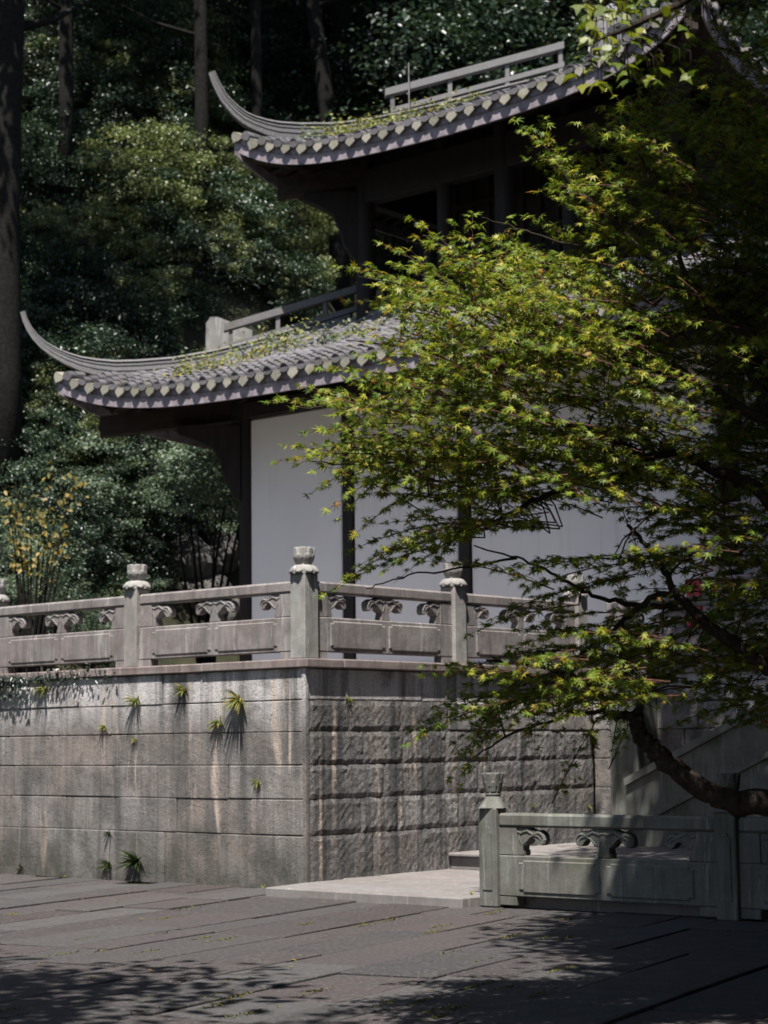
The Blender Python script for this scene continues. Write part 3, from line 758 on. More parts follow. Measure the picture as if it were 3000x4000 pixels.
LCX, LHX = 6.6, 5.2; LHY = 5.66
hl = [(2.77, 7.55), (2.4, 7.39), (2.02, 7.22), (1.64, 7.07), (1.4, 6.99), (1.06, 6.90), (.72, 6.86), (.5, 6.85), (.32, 6.87), (.17, 6.90), (.05, 6.95), (-.07, 7.02), (-.18, 7.11), (-.26, 7.21), (-.32, 7.32), (-.36, 7.43), (-.385, 7.54)]
lroof, lsurf = make_roof('lower_roof', LCX, CY, LHX, LHY, 2.62, 6.13, 1.20, .54, 1.07, .75, hl, 215, 1.62, ((1.60, 7.38), (3.0, 7.98)))
hu = [(3.35, 10.95), (2.6, 10.68), (1.9, 10.40), (1.5, 10.26), (1.2, 10.17), (.88, 10.11), (.55, 10.105), (.38, 10.12), (.27, 10.145), (.15, 10.19), (.07, 10.24), (0, 10.31), (-.06, 10.39), (-.12, 10.48), (-.16, 10.57), (-.21, 10.70), (-.25, 10.84)]
UHX, UHY = 3.8, 3.62
uroof, usurf = make_roof('upper_roof', LCX, CY, UHX, UHY, 3.55, 9.38, 1.34, .57, .85, .62, hu, 85, 1.25, ((1.47, 10.62), (3.2, 11.32)))
# apex finial of the upper roof
ap = MB().tube([(6.6, CY, 10.6), (6.6, CY, 11.0), (6.6, CY, 11.1), (6.6, CY, 11.4), (6.6, CY, 11.7), (6.6, CY, 11.95)], [.42, .3, .4, .22, .28, .03], 16); pvo(ap.build('apex_finial', M['ridge'], smooth=True))
pbox('top_ridge', 6.2, 7.0, CY-.12, CY+.12, 10.62, 11.0, mat='ridge')
rod = at(1628, 300, 27.5); MBr = MB().tube([(4.35, 2.05, 10.0), (4.35, 2.05, 10.95)], .008, 6); pvo(MBr.build('lightning_rod', M['fascia']))
# upper storey: open gallery columns round a dark timber core
UX0, UX1, UYH = 4.02, 9.18, 2.42
for x in (UX0, UX1):
    for y in (CY+UYH, CY, CY-UYH): column(x, y, 7.05, 9.6, .14)
column(UX0, CY+UYH*.42, 7.05, 9.6, .10); column(UX0, CY-UYH*.42, 7.05, 9.6, .10)
for x in (UX0, UX1): pbox('architrave', x-.1, x+.1, CY-UYH-.35, CY+UYH+.35, 8.95, 9.42)
for s in (-1, 1): pbox('architrave', UX0+.11, UX1-.11, CY+s*UYH-.1, CY+s*UYH+.1, 8.95, 9.42)
pbox('timber_core', 5.0, 8.3, CY-UYH+.15, CY+UYH-.75, 7.0, 10.2)
for i in range(14):
    yy = CY-UYH+.2+(2*UYH-1.05)*i/13; pbox('lattice_stile', 4.962, 4.995, yy, yy+.07, 7.3, 9.9, mat='wood2', c=.004)
for zz in (7.75, 8.35, 8.9): pbox('lattice_rail', 4.945, 4.96, CY-UYH+.2, CY+UYH-.76, zz, zz+.08, mat='wood2', c=.004)
pbox('lower_ceiling', WX0-.0, WX1, CY-WY, CY+WY, 6.215, 6.29); pbox('upper_floor', 3.6, 9.6, CY-2.9, CY+2.9, 6.9, 7.0, mat='wood2')
pbox('ridge_wall', 3.93, 4.0, CY-UYH-.05, CY+UYH+.05, 7.2, 7.42, mat='ridge', c=.006)
# curved corner braces
def brace(x, y, sx, sy, z0, z1, reach):
    prof = [(0, z0), (.10, z0+.06), (.20, z0+(z1-z0)*.28), (.27, z0+(z1-z0)*.55), (.36, z0+(z1-z0)*.76), (reach*.72, z1-.10), (reach, z1-.02), (reach, z1+.10), (0, z1+.10)]
    d = Vector((sx, sy, 0)).normalized(); n_ = Vector((-d.y, d.x, 0)); o = Vector((x, y, 0))
    pvo(MB().prism(prof, lambda a, b: o+d*(a+.10)+n_*.09+Vector((0, 0, b)), lambda a, b: o+d*(a+.10)-n_*.09+Vector((0, 0, b))).build('corner_brace', M['wood']))
for sy in (-1, 1):
    brace(WX0+.05, CY+sy*(WY+.06), -1, sy, 4.86, 5.80, .85); brace(UX0, CY+sy*UYH, -1, sy, 8.15, 9.02, .75)
    brace(WX1-.05, CY+sy*(WY+.06), 1, sy, 4.86, 5.80, .85)

# slatted screen and red box on the terrace by the corner of the pavilion
SX = 6.95; SY0 = on_x(2747, 2100, SX).y
sc = empty('slatted_screen', (SX, SY0-.9, TZ)); tag(sc, 'pale pink slatted timber screen standing on the terrace behind maple leaves', 'screen')
L0, L1 = SY0, SY0-2.2
for yy in (L0, (L0+L1)/2, L1):
    o = MB().cbox(-.03, .03, yy-SY0+.9-.035, yy-SY0+.9+.035, 0, 2.2, .004).build('upright', M['pink'], sc)
for i in range(15):
    z = .45+i*.122
    o = MB().prism([(-.028, z), (.0, z+.004), (.028, z+.050), (.022, z+.056)], lambda a, b: (a, L0-SY0+.86, b), lambda a, b: (a, L1-SY0+.94, b)).build('slat', M['pink'], sc)
rb = MB().cbox(6.88, 7.03, SY0+.03, SY0+.26, TZ, TZ+1.22, .012).build('red_box', M['red']); tag(rb, 'small red enamel box beside the slatted screen against white wall', 'box')
# pale wall of a hut far behind the lower roof
gw = MB(); D_ = 41.5
gp_ = [at(790, 1420, D_), at(805, 1262, D_), at(822, 1238, D_), at(850, 1238, D_), at(985, 1290, D_), at(990, 1420, D_)]
d_ = FH*.3; bq = [Vector((p.x, p.y, p.z)) for p in gp_]; gb = at(890, 1420, D_)-CAM; bq[0].z = bq[-1].z = hill_z(gb.dot(FH), gb.dot(RH))-.3
gw.v = [tuple(p) for p in bq]+[tuple(p+d_) for p in bq]; n = len(bq)
gw.f = [tuple(range(n)), tuple(reversed(range(n, 2*n)))]+[(i, (i+1) % n, n+(i+1) % n, n+i) for i in range(n)]
tag(gw.build('stone_stele', M['rpost']), 'pale grey stone stele with rounded shoulder standing behind the lower roof', 'stele')

# ==================================================================== FOLIAGE TOOLS
LEAF_V = [(0, 0, 0), (.30, .35, .05), (0, 1.0, -.10), (-.30, .35, .05), (.22, .70, .02), (-.22, .70, .02)]
LEAF_F = [(0, 1, 4, 2), (0, 2, 5, 3)]
def star_leaf(lobes, sinus, droop):
    v = [(0, 0, 0)]
    for i, (a, l) in enumerate(lobes):
        if i:
            am = (a+lobes[i-1][0])/2; v.append((sinus*math.sin(rad(am)), sinus*math.cos(rad(am)), .015))
        v.append((l*math.sin(rad(a)), l*math.cos(rad(a)), -droop*l*l))
    n = len(v); f = []
    # lobe = triangle pair, fan from the centre
    for i in range(1, n-1): f.append((0, i, i+1))
    return v, f
MAP_V, MAP_F = star_leaf([(-132, .42), (-84, .74), (-40, .95), (0, 1.08), (40, .95), (84, .74), (132, .42)], .27, .20)
GUM_V = [(0, -.1, 0), (.30, .02, .02), (.72, .30, -.10), (.40, .42, .02), (.26, .58, .02), (0, 1.15, -.16), (-.26, .58, .02), (-.40, .42, .02), (-.72, .30, -.10), (-.30, .02, .02)]
GUM_F = [(0, 1, 4), (1, 2, 3, 4), (0, 4, 6), (4, 5, 6), (0, 6, 9), (6, 7, 8, 9)]
def unit(n):
    v = rng.normal(size=(n, 3)); return v/np.linalg.norm(v, axis=1, keepdims=True)
def crown_mesh(name, mat, R, clumps, per, leaf, crad, flat=.6, shell=.5, up_bias=.9, V=LEAF_V, F=LEAF_F):
    R = np.array(R); c = unit(clumps)*(rng.random(clumps)**shell)[:, None]
    c[:, 2] = np.where(c[:, 2] < -.55, -.55, c[:, 2]); c = c*R
    c *= (1+.22*np.sin(c[:, 0:1]*2.1+1)*np.cos(c[:, 1:2]*1.7))
    cr = crad*rng.uniform(.5, 1.25, clumps); n = clumps*per; idx = np.repeat(np.arange(clumps), per)
    p = unit(n)*(rng.random(n)**.45)[:, None]; p[:, 2] *= flat
    pos = c[idx]+p*cr[idx][:, None]
    out = pos/np.linalg.norm(pos, axis=1, keepdims=True)
    nrm = out*.35+np.array([0, 0, up_bias])+rng.normal(0, .55, (n, 3)); f = p*1.0+rng.normal(0, .6, (n, 3))+np.array([0, 0, -.35])
    return inst_mesh(name, V, F, mats_from(pos, nrm, f, leaf*rng.uniform(.55, 1.25, n)), mat)
def branchy(root_pts, r0, r1, n=7): return MB().tube(root_pts, list(np.linspace(r0, r1, len(root_pts))), n)

# ==================================================================== BACKGROUND TREES AND SHRUBS
CR = {
 'forest1': crown_mesh('crown', M['forest'], (2.7, 2.7, 3.2), 70, 130, .16, .85, .55),
 'forest2': crown_mesh('crown', M['forest'], (2.3, 2.5, 3.8), 60, 150, .14, .80, .6),
 'forest3': crown_mesh('crown', M['forest'], (3.2, 2.8, 2.6), 75, 120, .18, .80, .5),
 'shrub1': crown_mesh('crown', M['shrub'], (1.5, 1.5, 1.2), 48, 110, .085, .42, .6),
 'shrub2': crown_mesh('crown', M['shrub'], (1.8, 1.6, 1.0), 55, 110, .10, .45, .5),
 'pale1': crown_mesh('crown', M['pale'], (1.6, 1.6, 1.1), 46, 120, .075, .48, .35),
 'pale2': crown_mesh('crown', M['pale'], (1.1, 1.1, 1.3), 40, 120, .07, .36, .6),
 'bright': crown_mesh('crown', M['shrub'], (2.2, 2.2, 2.4), 70, 120, .11, .6, .55),
}
def trunk_mesh(h, r, seed, limbs=4):
    rr = random.Random(seed); m = MB(); pts = [Vector((0, 0, -.5))]
    for i in range(1, 6): pts.append(Vector((rr.uniform(-.18, .18)*i*.3, rr.uniform(-.18, .18)*i*.3, h*i/5)))
    m.tube(pts, [r*1.25, r, r*.9, r*.75, r*.55, r*.3], 9)
    for i in range(limbs):
        b = pts[2+i % 3]; a = rr.uniform(0, 6.28); L = h*rr.uniform(.25, .45); d = Vector((math.cos(a), math.sin(a), .9))
        m.tube([b, b+d*L*.5+Vector((0, 0, -.1)), b+d*L], [r*.45, r*.3, r*.12], 6)
    return m.mesh('trunk', True)
TR = [trunk_mesh(1.0*h, r, i, 4) for i, (h, r) in enumerate(((6.5, .22), (7.5, .17), (6.0, .28)))]
for t_ in TR: t_.materials.append(M['bark2'])
TH = (6.5, 7.5, 6.0)
def plant_tree(name, base, crown, trunk_i, scale, label, cat, group=None, lift=None, rz=None):
    o = empty(name, base); o.rotation_euler = (0, 0, random.uniform(0, 6.28) if rz is None else rz); o.scale = (scale,)*3
    tag(o, label, cat, group)
    if trunk_i is not None: ob('trunk', TR[trunk_i], None, o)
    c = ob('crown', CR[crown], None, o); c.location = (0, 0, lift if lift is not None else TH[trunk_i]+.4); return o
def ground_z(q):
    d = q-CAM; return hill_z(d.dot(FH), d.dot(RH))
fk = ('forest1', 'forest2', 'forest3'); nt_ = 0
for row, (a, n_, sc_) in enumerate(((46.5, 8, .95), (50, 10, 1.1), (54, 10, 1.2), (58.5, 10, 1.35), (64, 10, 1.6))):
    for i in range(n_):
        half = a*.24+2.5; b = -half+2*half*(i+.5)/n_+random.uniform(-.7, .7); aa = a+random.uniform(-1.6, 1.6)
        if row < 2 and -7.5 < b < -.5 or row == 0 and b < 3.2 and b > -3.2 : continue
        q = ab(aa, b, 0); q.z = hill_z(aa, b)-.1; k = random.randrange(3)
        plant_tree('forest_tree', q, fk[k], k, sc_*random.uniform(.85, 1.2), 'tall dark evergreen tree in the dense forest on the hillside', 'tree', 'forest trees on the hillside'); nt_ += 1
# understory between the forest trunks
for row, (a, n_) in enumerate(((44.5, 12), (48, 12), (52, 12), (56.5, 12), (61, 11))):
    for i in range(n_):
        half = a*.225+1.5; b = -half+2*half*(i+.5)/n_+random.uniform(-.5, .5); aa = a+random.uniform(-1, 1)
        if row < 3 and -9 < b < 0: continue
        q = ab(aa, b, 0); q.z = hill_z(aa, b)+.2
        o = plant_tree('forest_shrub', q, fk[i % 3], None, random.uniform(.52, .76), 'dark leafy shrub growing low between the forest trunks', 'shrub', 'dark shrubs on the hillside', lift=1.2)
def hit_hill(u, v, off=.6, d0=33.0):
    """distance along the pixel's ray to a point off metres above the slope"""
    d = d0
    while d < 75:
        q = at(u, v, d)
        if q.z <= ground_z(q)+off: return d
        d += .15
    return d
def px_shrub(name, u, v, d, crown, sc_, label, cat='shrub', group=None):
    d = hit_hill(u, v, 1.5*sc_) if v < 2000 else d*1.22; sc_ *= d/28
    q = at(u, v, d); o = empty(name, (q.x, q.y, ground_z(q))); tag(o, label, cat, group); h = q.z-o.location.z
    o.rotation_euler = (0, 0, random.uniform(0, 6.28))
    ob('crown', CR[crown], None, o, Matrix.Translation((0, 0, h)) @ Matrix.Diagonal((sc_*random.uniform(.85, 1.2), sc_*random.uniform(.85, 1.2), sc_*random.uniform(.8, 1.1), 1)))
    m = MB()
    for i in range(5):
        a = i*1.26+random.random(); rr = .35*sc_
        m.tube([(.08*math.cos(a), .08*math.sin(a), -.3), (rr*.5*math.cos(a), rr*.5*math.sin(a), h*.5), (rr*1.6*math.cos(a), rr*1.6*math.sin(a), h+.1)], [.045, .032, .012], 6)
    m.build('stem', M['bark2'], o, True); return o
SH = [ (560, 640, 36, 'shrub2', .62, 'pale olive bush catching the sun high on the slope'),
 (690, 700, 36, 'shrub1', .55, 'sunlit olive bush on the slope left of the upper eave'),
 (470, 770, 36, 'shrub1', .50, 'sunlit-toned bush below the tall dark trunks'),
 (800, 640, 36, 'shrub2', .42, 'half-shaded bush behind the upper upswept ridge'),
 (600, 830, 36, 'shrub2', .50, 'broad green bush halfway down the slope'),
 (760, 830, 36, 'shrub1', .42, 'round green bush beside the brighter tree'),
 (430, 900, 36, 'shrub1', .36, 'small olive bush above the bare earth'),
 (560, 980, 36, 'shrub2', .36, 'low bush under the bare earth patch'),
 (900, 760, 36, 'shrub1', .36, 'dull green bush beneath the upper corner beam'),
 (1010, 780, 36, 'bright', .30, 'bright feathery tree just under the upper corner beam'),
 (1130, 870, 36, 'bright', .36, 'bright green tree between the two left eaves'),
 (1260, 930, 36, 'bright', .30, 'bright green foliage against the upper gallery column'),
 (990, 980, 36, 'bright', .30, 'soft green tree above the lower hip ridge'),
 (1200, 1080, 36, 'shrub2', .34, 'olive bush just above the lower ridge rail'),
 (860, 1010, 36, 'shrub1', .34, 'shaded green bush behind the stele'),
 (1550, 930, 36, 'shrub1', .45, 'pale bush seen through the open upper gallery'),
 (640, 1120, 36, 'shrub2', .30, 'dark bush over the lower upswept ridge'),
 (1050, 1110, 36, 'shrub1', .28, 'small bush behind the start of the lower ridge rail'),
 (230, 1320, 31, 'shrub1', .36, 'yellow-green bush behind the lower upswept tip'),
 (120, 1280, 31.5, 'shrub2', .30, 'yellowish bush beside the thick left trunk'),
 (300, 1560, 31, 'shrub1', .30, 'round lit bush under the lower upswept corner'),
 (150, 1480, 31, 'shrub2', .30, 'dim green bush by the thick left trunk'),
 (150, 880, 38, 'shrub2', .30, 'shaded bush between the left forest trunks'),
 (330, 620, 38, 'shrub2', .26, 'dim bush high between the forest trunks'),
 (560, 1830, 30, 'pale1', .85, 'broad grey-green layered tree below the lower eave'),
 (760, 1950, 29, 'pale1', .7, 'pale layered maple foliage beside the corner brace'),
 (420, 1960, 29, 'pale1', .65, 'pale green spreading bush beside yellow-leaved shrub'),
 (880, 1790, 30.5, 'pale1', .70, 'blue-green foliage behind the dark corner brace'),
 (180, 2300, 26, 'pale2', .62, 'upright grey-green bush behind the balustrade by the far post'),
 (80, 2150, 27, 'pale2', .6, 'mixed green bush under the yellow leaves'),
 (540, 2330, 26.5, 'pale2', .28, 'small glossy shrub behind balustrade openings'),
 (350, 2440, 26, 'pale2', .40, 'low pale shrub seen through the balustrade openings'),
 (110, 1930, 27.5, 'pale2', .45, 'leafy green shrub among yellow twigs'),
 (700, 1690, 32, 'pale1', .55, 'grey-green foliage under the hanging iron'),
]
for u, v, d, c, s_, lb in SH: px_shrub('bush', u, v, d, c, s_, lb, 'bush')
kinds = ('forest1', 'forest2', 'forest3')
for iu in range(13):
    for iv in range(12):
        u = -40+iu*128+random.uniform(-50, 50); v = 40+iv*135+random.uniform(-50, 50)
        if u > 1100 and v > 700 or 700 < u < 1060 and 1120 < v < 1520 or (380 < u < 1350 and 560 < v < 1100 and random.random() < .7): continue
        d = hit_hill(u, v, .5); q = at(u, v, d); gz = ground_z(q)
        if random.random() < .22:  # paler-leaved shrubs stand for lit growth
            o = plant_tree('slope_shrub', Vector((q.x, q.y, gz)), ('shrub1', 'shrub2', 'pale2')[(iu+iv) % 3], None, random.uniform(.42, .75)*d/40, 'small shrub in a lighter, sunlit-toned green on the slope', 'shrub', 'light shrubs on the slope', lift=.7)
        else: o = plant_tree('forest_shrub', Vector((q.x, q.y, gz)), kinds[(iu+iv) % 3], None, random.uniform(.26, .46)*d/40, 'dark leafy shrub growing low between the forest trunks', 'shrub', 'dark shrubs on the hillside', lift=1.0)
for iu in range(9):  # mostly dark-leaved shrubs, their colour standing for the shaded hollow
    for iv in range(7):
        u = -40+iu*118+random.uniform(-40, 40); v = 1620+iv*120+random.uniform(-45, 45)
        d = min(hit_hill(u, v, .4), 42); q = at(u, v, d); gz = ground_z(q); r_ = random.random()
        if u > 640 and v > 2050 : continue
        if r_ < .34: plant_tree('slope_shrub', Vector((q.x, q.y, gz)), ('pale2', 'shrub1', 'pale1')[(iu+iv) % 3], None, random.uniform(.38, .6)*d/36, 'small shrub in a lighter, sunlit-toned green on the slope', 'shrub', 'light shrubs on the slope', lift=max(.6, q.z-gz))
        else: plant_tree('forest_shrub', Vector((q.x, q.y, gz)), kinds[(iu+iv) % 3], None, random.uniform(.22, .34)*d/36, 'dark leafy shrub growing low between the forest trunks', 'shrub', 'dark shrubs on the hillside', lift=max(.8, (q.z-gz)))
# yellow-leaved shrub: arching twigs
ys_ = empty('yellow_shrub', on_z(140, 2600, 2.45)*0+Vector((at(130, 1950, 31).x, at(130, 1950, 31).y, 2.4))); tag(ys_, 'shrub with yellow autumn-like leaves on arching brown twigs', 'shrub')
Iy = Matrix.Translation(-ys_.location); tw_ = MB(); pos = []; 
for u, v in [(20, 1890), (60, 1870), (120, 1930), (210, 1790), (250, 1830), (290, 1850), (170, 1900), (60, 1960), (20, 1990), (200, 2090), (230, 2060), (160, 1960), (285, 1900), (100, 2010), (330, 1870), (40, 1920)]:
    e = at(u, v, 31+random.uniform(-.5, .5)); b = Vector((ys_.location.x, ys_.location.y, 2.3)); mid = b.lerp(e, .55)+Vector((0, 0, .25))
    pts = [b, b.lerp(mid, .6), mid, e.lerp(mid, .35)+Vector((0, 0, .05)), e]; tw_.tube(pts, [.022, .018, .013, .009, .004], 5)
    for k in range(17):
        t = random.uniform(.35, 1.0); q = mid.lerp(e, (t-.3)/.7) if t > .3 else mid; pos.append(q+Vector([random.gauss(0, .045) for _ in range(3)]))
pos = np.array([tuple(q) for q in pos]); n = len(pos)
o = tw_.build('stem', M['bark2'], ys_, True); o.matrix_parent_inverse = Iy
o = ob('crown', inst_mesh('crown', LEAF_V, LEAF_F, mats_from(pos, rng.normal(0, .5, (n, 3))+np.array([-.5, -.5, .6]), rng.normal(0, .5, (n, 3))+np.array([0, 0, -1.0]), .10*rng.uniform(.7, 1.3, n)), M['yellow']), None, ys_); o.matrix_parent_inverse = Iy
# big dark trunks in the wood at left
for i, (u, d, r, lb) in enumerate(((18, 38, .34, 'thick dark trunk of a tall tree beside the lower upswept tip'), (250, 45, .18, 'dark straight forest trunk between pale bushes and wood'), (790, 46, .17, 'dark trunk rising behind the upper upswept tip'), (1010, 48, .14, 'slim forked trunk behind the upper eave corner'), (1330, 49, .24, 'leaning dark trunk above the upper roof'))):
    q = at(u, 1500, d); z = ground_z(q); o = empty('tall_tree', (q.x, q.y, z-.1)); tag(o, lb, 'tree')
    ln = .9 if i == 4 else 0
    m = MB().tube([(0, 0, -.3), (.03, .05, 3), (-.05-ln*.3, .02+ln*.3, 7), (.06-ln, -.03+ln, 12), (0-ln*1.6, 0+ln*1.6, 17)], [r*1.2, r, r*.9, r*.8, r*.5], 12)
    for k in range(7):
        zz = 5+k*1.7; a = random.uniform(0, 6.28); L = random.uniform(1.2, 2.6)
        m.tube([(-ln*(zz/12)**1.5, ln*(zz/12)**1.5, zz), (math.cos(a)*L*.5, math.sin(a)*L*.5, zz+.5), (math.cos(a)*L, math.sin(a)*L, zz+1.3)], [r*.35, r*.22, r*.06], 6)
    m.build('trunk', M['bark2'], o, True)
    c = ob('crown', CR[fk[i % 3]], None, o); c.location = (0, 0, 15.5); c.scale = (1.4,)*3
# multi-stemmed small tree by the corner column, with garden rocks
gt = empty('garden_tree', (0, 0, 0)); q = at(800, 2440, 34.5); gt.location = (q.x, q.y, ground_z(q)-.05); tag(gt, 'slender multi-stemmed garden tree before pale rocks beside the corner column', 'tree')
m = MB()
for k, (uu, vv, c_) in enumerate(((700, 2060, 28.4), (735, 1990, 28.8), (845, 2010, 28.3), (900, 2060, 28.6), (960, 1950, 28.3), (770, 2050, 28.1), (880, 1960, 28.9))):
    e = at(uu, vv, c_+6)-gt.location; mid = Vector((e.x*.35+random.uniform(-.12, .12), e.y*.35, e.z*.45))
    m.tube([Vector((e.x*.12, e.y*.12, -.2)), mid*.5, mid, e.lerp(mid, .4)+Vector((random.uniform(-.08, .08), 0, .05)), e], [.05, .045, .035, .024, .012], 7)
m.build('trunk', M['bark2'], gt, True); c = ob('crown', CR['pale1'], None, gt); c.location = at(800, 1890, 34.6)-gt.location; c.scale = (.75,)*3
def rock_mesh(seed):
    rr = np.random.default_rng(seed); bm = bmesh.new(); bmesh.ops.create_icosphere(bm, subdivisions=3, radius=1)
    dirs = rr.normal(size=(14, 3)); dirs /= np.linalg.norm(dirs, axis=1, keepdims=True); offs = rr.uniform(.55, .9, 14)
    for v in bm.verts:
        p = np.array(v.co); r = 1.0
        for d_, o_ in zip(dirs, offs):
            q = p@d_
            if q > o_: p = p-d_*(q-o_)*.9
        v.co = p*(1+rr.normal(0, .015))
    me = bpy.data.meshes.new('rock'); bm.to_mesh(me); bm.free(); me.materials.append(M['rock']); return me
RK = [rock_mesh(i) for i in range(3)]
for i, (u, v, d, s_, lb) in enumerate(((740, 2200, 31, .55, 'tall pale rock behind the multi-stemmed tree'), (860, 2170, 31.5, .42, 'pale rounded rock behind the thin stems'), (800, 2330, 30.5, .5, 'low mottled rock at the foot of the thin stems'), (640, 1690, 33, .3, 'small grey rock on the bank under the eave'), (900, 2390, 30.2, .35, 'brown rock beside the corner column'))):
    d = hit_hill(u, v, .3); s_ *= d/30; q = at(u, v, d); gz = ground_z(q); o = ob('rock', RK[i % 3], None); hh = s_*.9
    o.location = (q.x, q.y, max(gz+hh*.4, min(q.z, gz+hh*.7))); o.scale = (s_, s_, hh); o.rotation_euler = (0, 0, i*1.3); tag(o, lb, 'rock')

# unseen trees behind and beside the viewer, added to block sky and shade paving
for i, (a, b, s_) in enumerate(((-6, -7, 1.2), (-9, 0, 1.3), (-7, 7, 1.2), (2, -11, 1.25), (10, -12, 1.2), (3, 11, 1.2), (11, 11, 1.2), (18, 11.5, 1.2), (19, -14, 1.2), (7.0, -4.8, 1.3), (1, 7.5, 1.2), (7, 8.5, 1.25), (14, 9, 1.25), (22, 10, 1.3), (-3, 4.5, 1.2), (-5, 10, 1.3))):
    q = ab(a, b, -.05); plant_tree('sky_blocking_tree', q, fk[i % 3], i % 3, s_, 'unseen tall tree added to block skylight round the plaza', 'tree', 'unseen trees added to block skylight')

for i in range(34):  # unseen shrubs added to cut skylight from the right
    a = -5+30*((i*7) % 34)/33; b_ = 5.6+random.uniform(0, 4.5)+max(0, (a-14)*.25); s_ = random.uniform(.75, 1.15)
    q = ab(a, b_, -.05); o = plant_tree('sky_blocking_shrub', q, fk[i % 3], None, s_, 'unseen dense shrub added to block skylight right of the plaza', 'shrub', 'unseen shrubs added to block skylight', lift=1.6+1.6*(i % 2))
# ==================================================================== SMALL PLANTS ON THE WALLS, ROOF AND PAVING
def tuft(base, out, n, length, label, cat='fern', mat='weed', name='fern_tuft', group=None, droop=.9, wide=.085):
    """blades springing from a joint; base on the surface, out = outward normal"""
    out = Vector(out).normalized(); o = empty(name, base); tag(o, label, cat, group); V = []; F = []
    side = out.cross(Vector((0, 0, 1))).normalized() if abs(out.z) < .9 else Vector((1, 0, 0))
    for k in range(n):
        a = random.uniform(-1.25, 1.25); L = length*random.uniform(.45, 1.1); 
        d = (out*random.uniform(.25, .9)+side*math.sin(a)*.8+Vector((0, 0, random.uniform(-.1, .9)))).normalized() if abs(out.z) < .9 else (Vector((math.cos(k*2.4), math.sin(k*2.4), 0))*random.uniform(.2, .8)+Vector((0, 0, 1))).normalized()
        p = Vector((0, 0, 0))-out*.02; wv = d.cross(Vector((random.random()-.5, random.random()-.5, random.random()))).normalized(); b = len(V); S = 5
        for j in range(S+1):
            t = j/S; ww = L*wide*.5*math.sin(math.pi*min(1, .15+t*.85))*(1-.2*t)
            V.append(tuple(p-wv*ww)); V.append(tuple(p+wv*ww)); p = p+d*(L/S); d = (d+Vector((0, 0, -droop*.32))).normalized()
        for j in range(S): F.append((b+2*j, b+2*j+1, b+2*j+3, b+2*j+2))
    m = MB(); m.v = V; m.f = F; m.build('blades', M[mat], o, True, False); return o
X_ = (-1, 0, 0); Y_ = (0, -1, 0)
WT = [(175, 2700, X_, .26, 26, 'wispy grass tuft under the ivy on the sunlit block wall'), (530, 2745, X_, .24, 22, 'grass tuft with long shadow on the second course of the left wall'), (715, 2700, X_, .20, 30, 'bushy fern in the middle of the top course of the left wall'), (855, 2830, X_, .20, 30, 'green fern beside the widest grass tuft on the left wall'), (935, 2745, X_, .32, 40, 'widest arching grass tuft near the corner of the left wall'), (405, 2845, X_, .15, 20, 'small fern below the second course of the left wall'), (525, 2895, X_, .13, 14, 'tiny fern hanging low on the left wall'), (1005, 3060, X_, .16, 20, 'small fern near the corner on a pale streaked block'),
 (1362, 2735, Y_, .14, 16, 'little fern in the joint under the shaded top course'), (2305, 2870, Y_, .22, 20, 'mossy fern in the inner corner of the wall behind the low railing'), (2297, 3150, Y_, .12, 12, 'pale sprig in the inner wall corner above the low railing'), (2082, 3145, Y_, .10, 10, 'thin pale sprig on the rough wall above the low railing')]
for u, v, nrm, L, n, lb in WT:
    q = on_x(u, v, -.006) if nrm is X_ else on_y(u, v, -.01)
    tuft(q, nrm, int(n*1.8), L*.9, lb)
for u, v, L, n, lb in ((425, 3260, .16, 22, 'upper fern of the pair at the foot of the left wall'), (425, 3385, .22, 30, 'leafy fern at the foot of the left wall'), (530, 3370, .34, 60, 'tall dark fern clump at the foot of the left wall'), (80, 3400, .16, 20, 'grass at the foot of the far left wall')):
    tuft(on_x(u, v, -.008), X_, int(n*1.6), L*.85, lb, mat='canopy', droop=.45, wide=.07)
for u, v, L, lb in ((1035, 3470, .09, 'weed where the walkway slab meets the block wall'), (1148, 3497, .09, 'weed along the slab front near its corner'), (1365, 3510, .10, 'weed tuft along the middle of the slab front'), (1540, 3525, .10, 'weed tuft against the slab front nearer the railing'), (250, 3428, .07, 'low weed at the wall foot on the paving')):
    tuft(on_z(u, v, 0)-FH*.02, (0, 0, 1), 30, L, lb, 'weed', 'weed', 'weed_tuft')
tuft(on_z(1888, 3530, 0)+Vector((-.09, .03, 0)), (0, 0, 1), 70, .17, 'round green weed at the foot of the low railing post', 'weed', 'shrub', 'weed_tuft', wide=.3)
# moss in the paving joints
n = 2600; k = rng.integers(0, 26, n); pos = []
mc = [on_z(rng.uniform(0, 2300), rng.uniform(3520, 3990), 0) for _ in range(46)]
for c_ in mc:
    for _ in range(60): q = c_+pd*rng.normal(0, .12)+pn*rng.normal(0, .012); pos.append((q.x, q.y, .004))
pos = np.array(pos); n = len(pos)
tag(ob('joint_moss', inst_mesh('joint_moss', LEAF_V, LEAF_F, mats_from(pos, np.array([0, 0, 1.])+rng.normal(0, .5, (n, 3)), rng.normal(0, 1, (n, 3)), .018*rng.uniform(.5, 1.3, n)), M['moss'])), 'olive moss lying in the paving joints', 'moss', kind='stuff')
# fallen leaves on the plaza
fl = []
for _ in range(26):
    q = on_z(rng.uniform(0, 2200), rng.uniform(3440, 3900), .012); fl.append((q.x, q.y, .012))
fl = np.array(fl); n = len(fl)
tag(ob('fallen_leaves', inst_mesh('fallen_leaves', LEAF_V, LEAF_F, mats_from(fl, np.array([0, 0, 1.])+rng.normal(0, .12, (n, 3)), rng.normal(0, 1, (n, 3)), .05*rng.uniform(.5, 1.2, n)), M['yellow'])), 'scattered dry yellow leaves lying on the paving', 'leaves', kind='stuff')
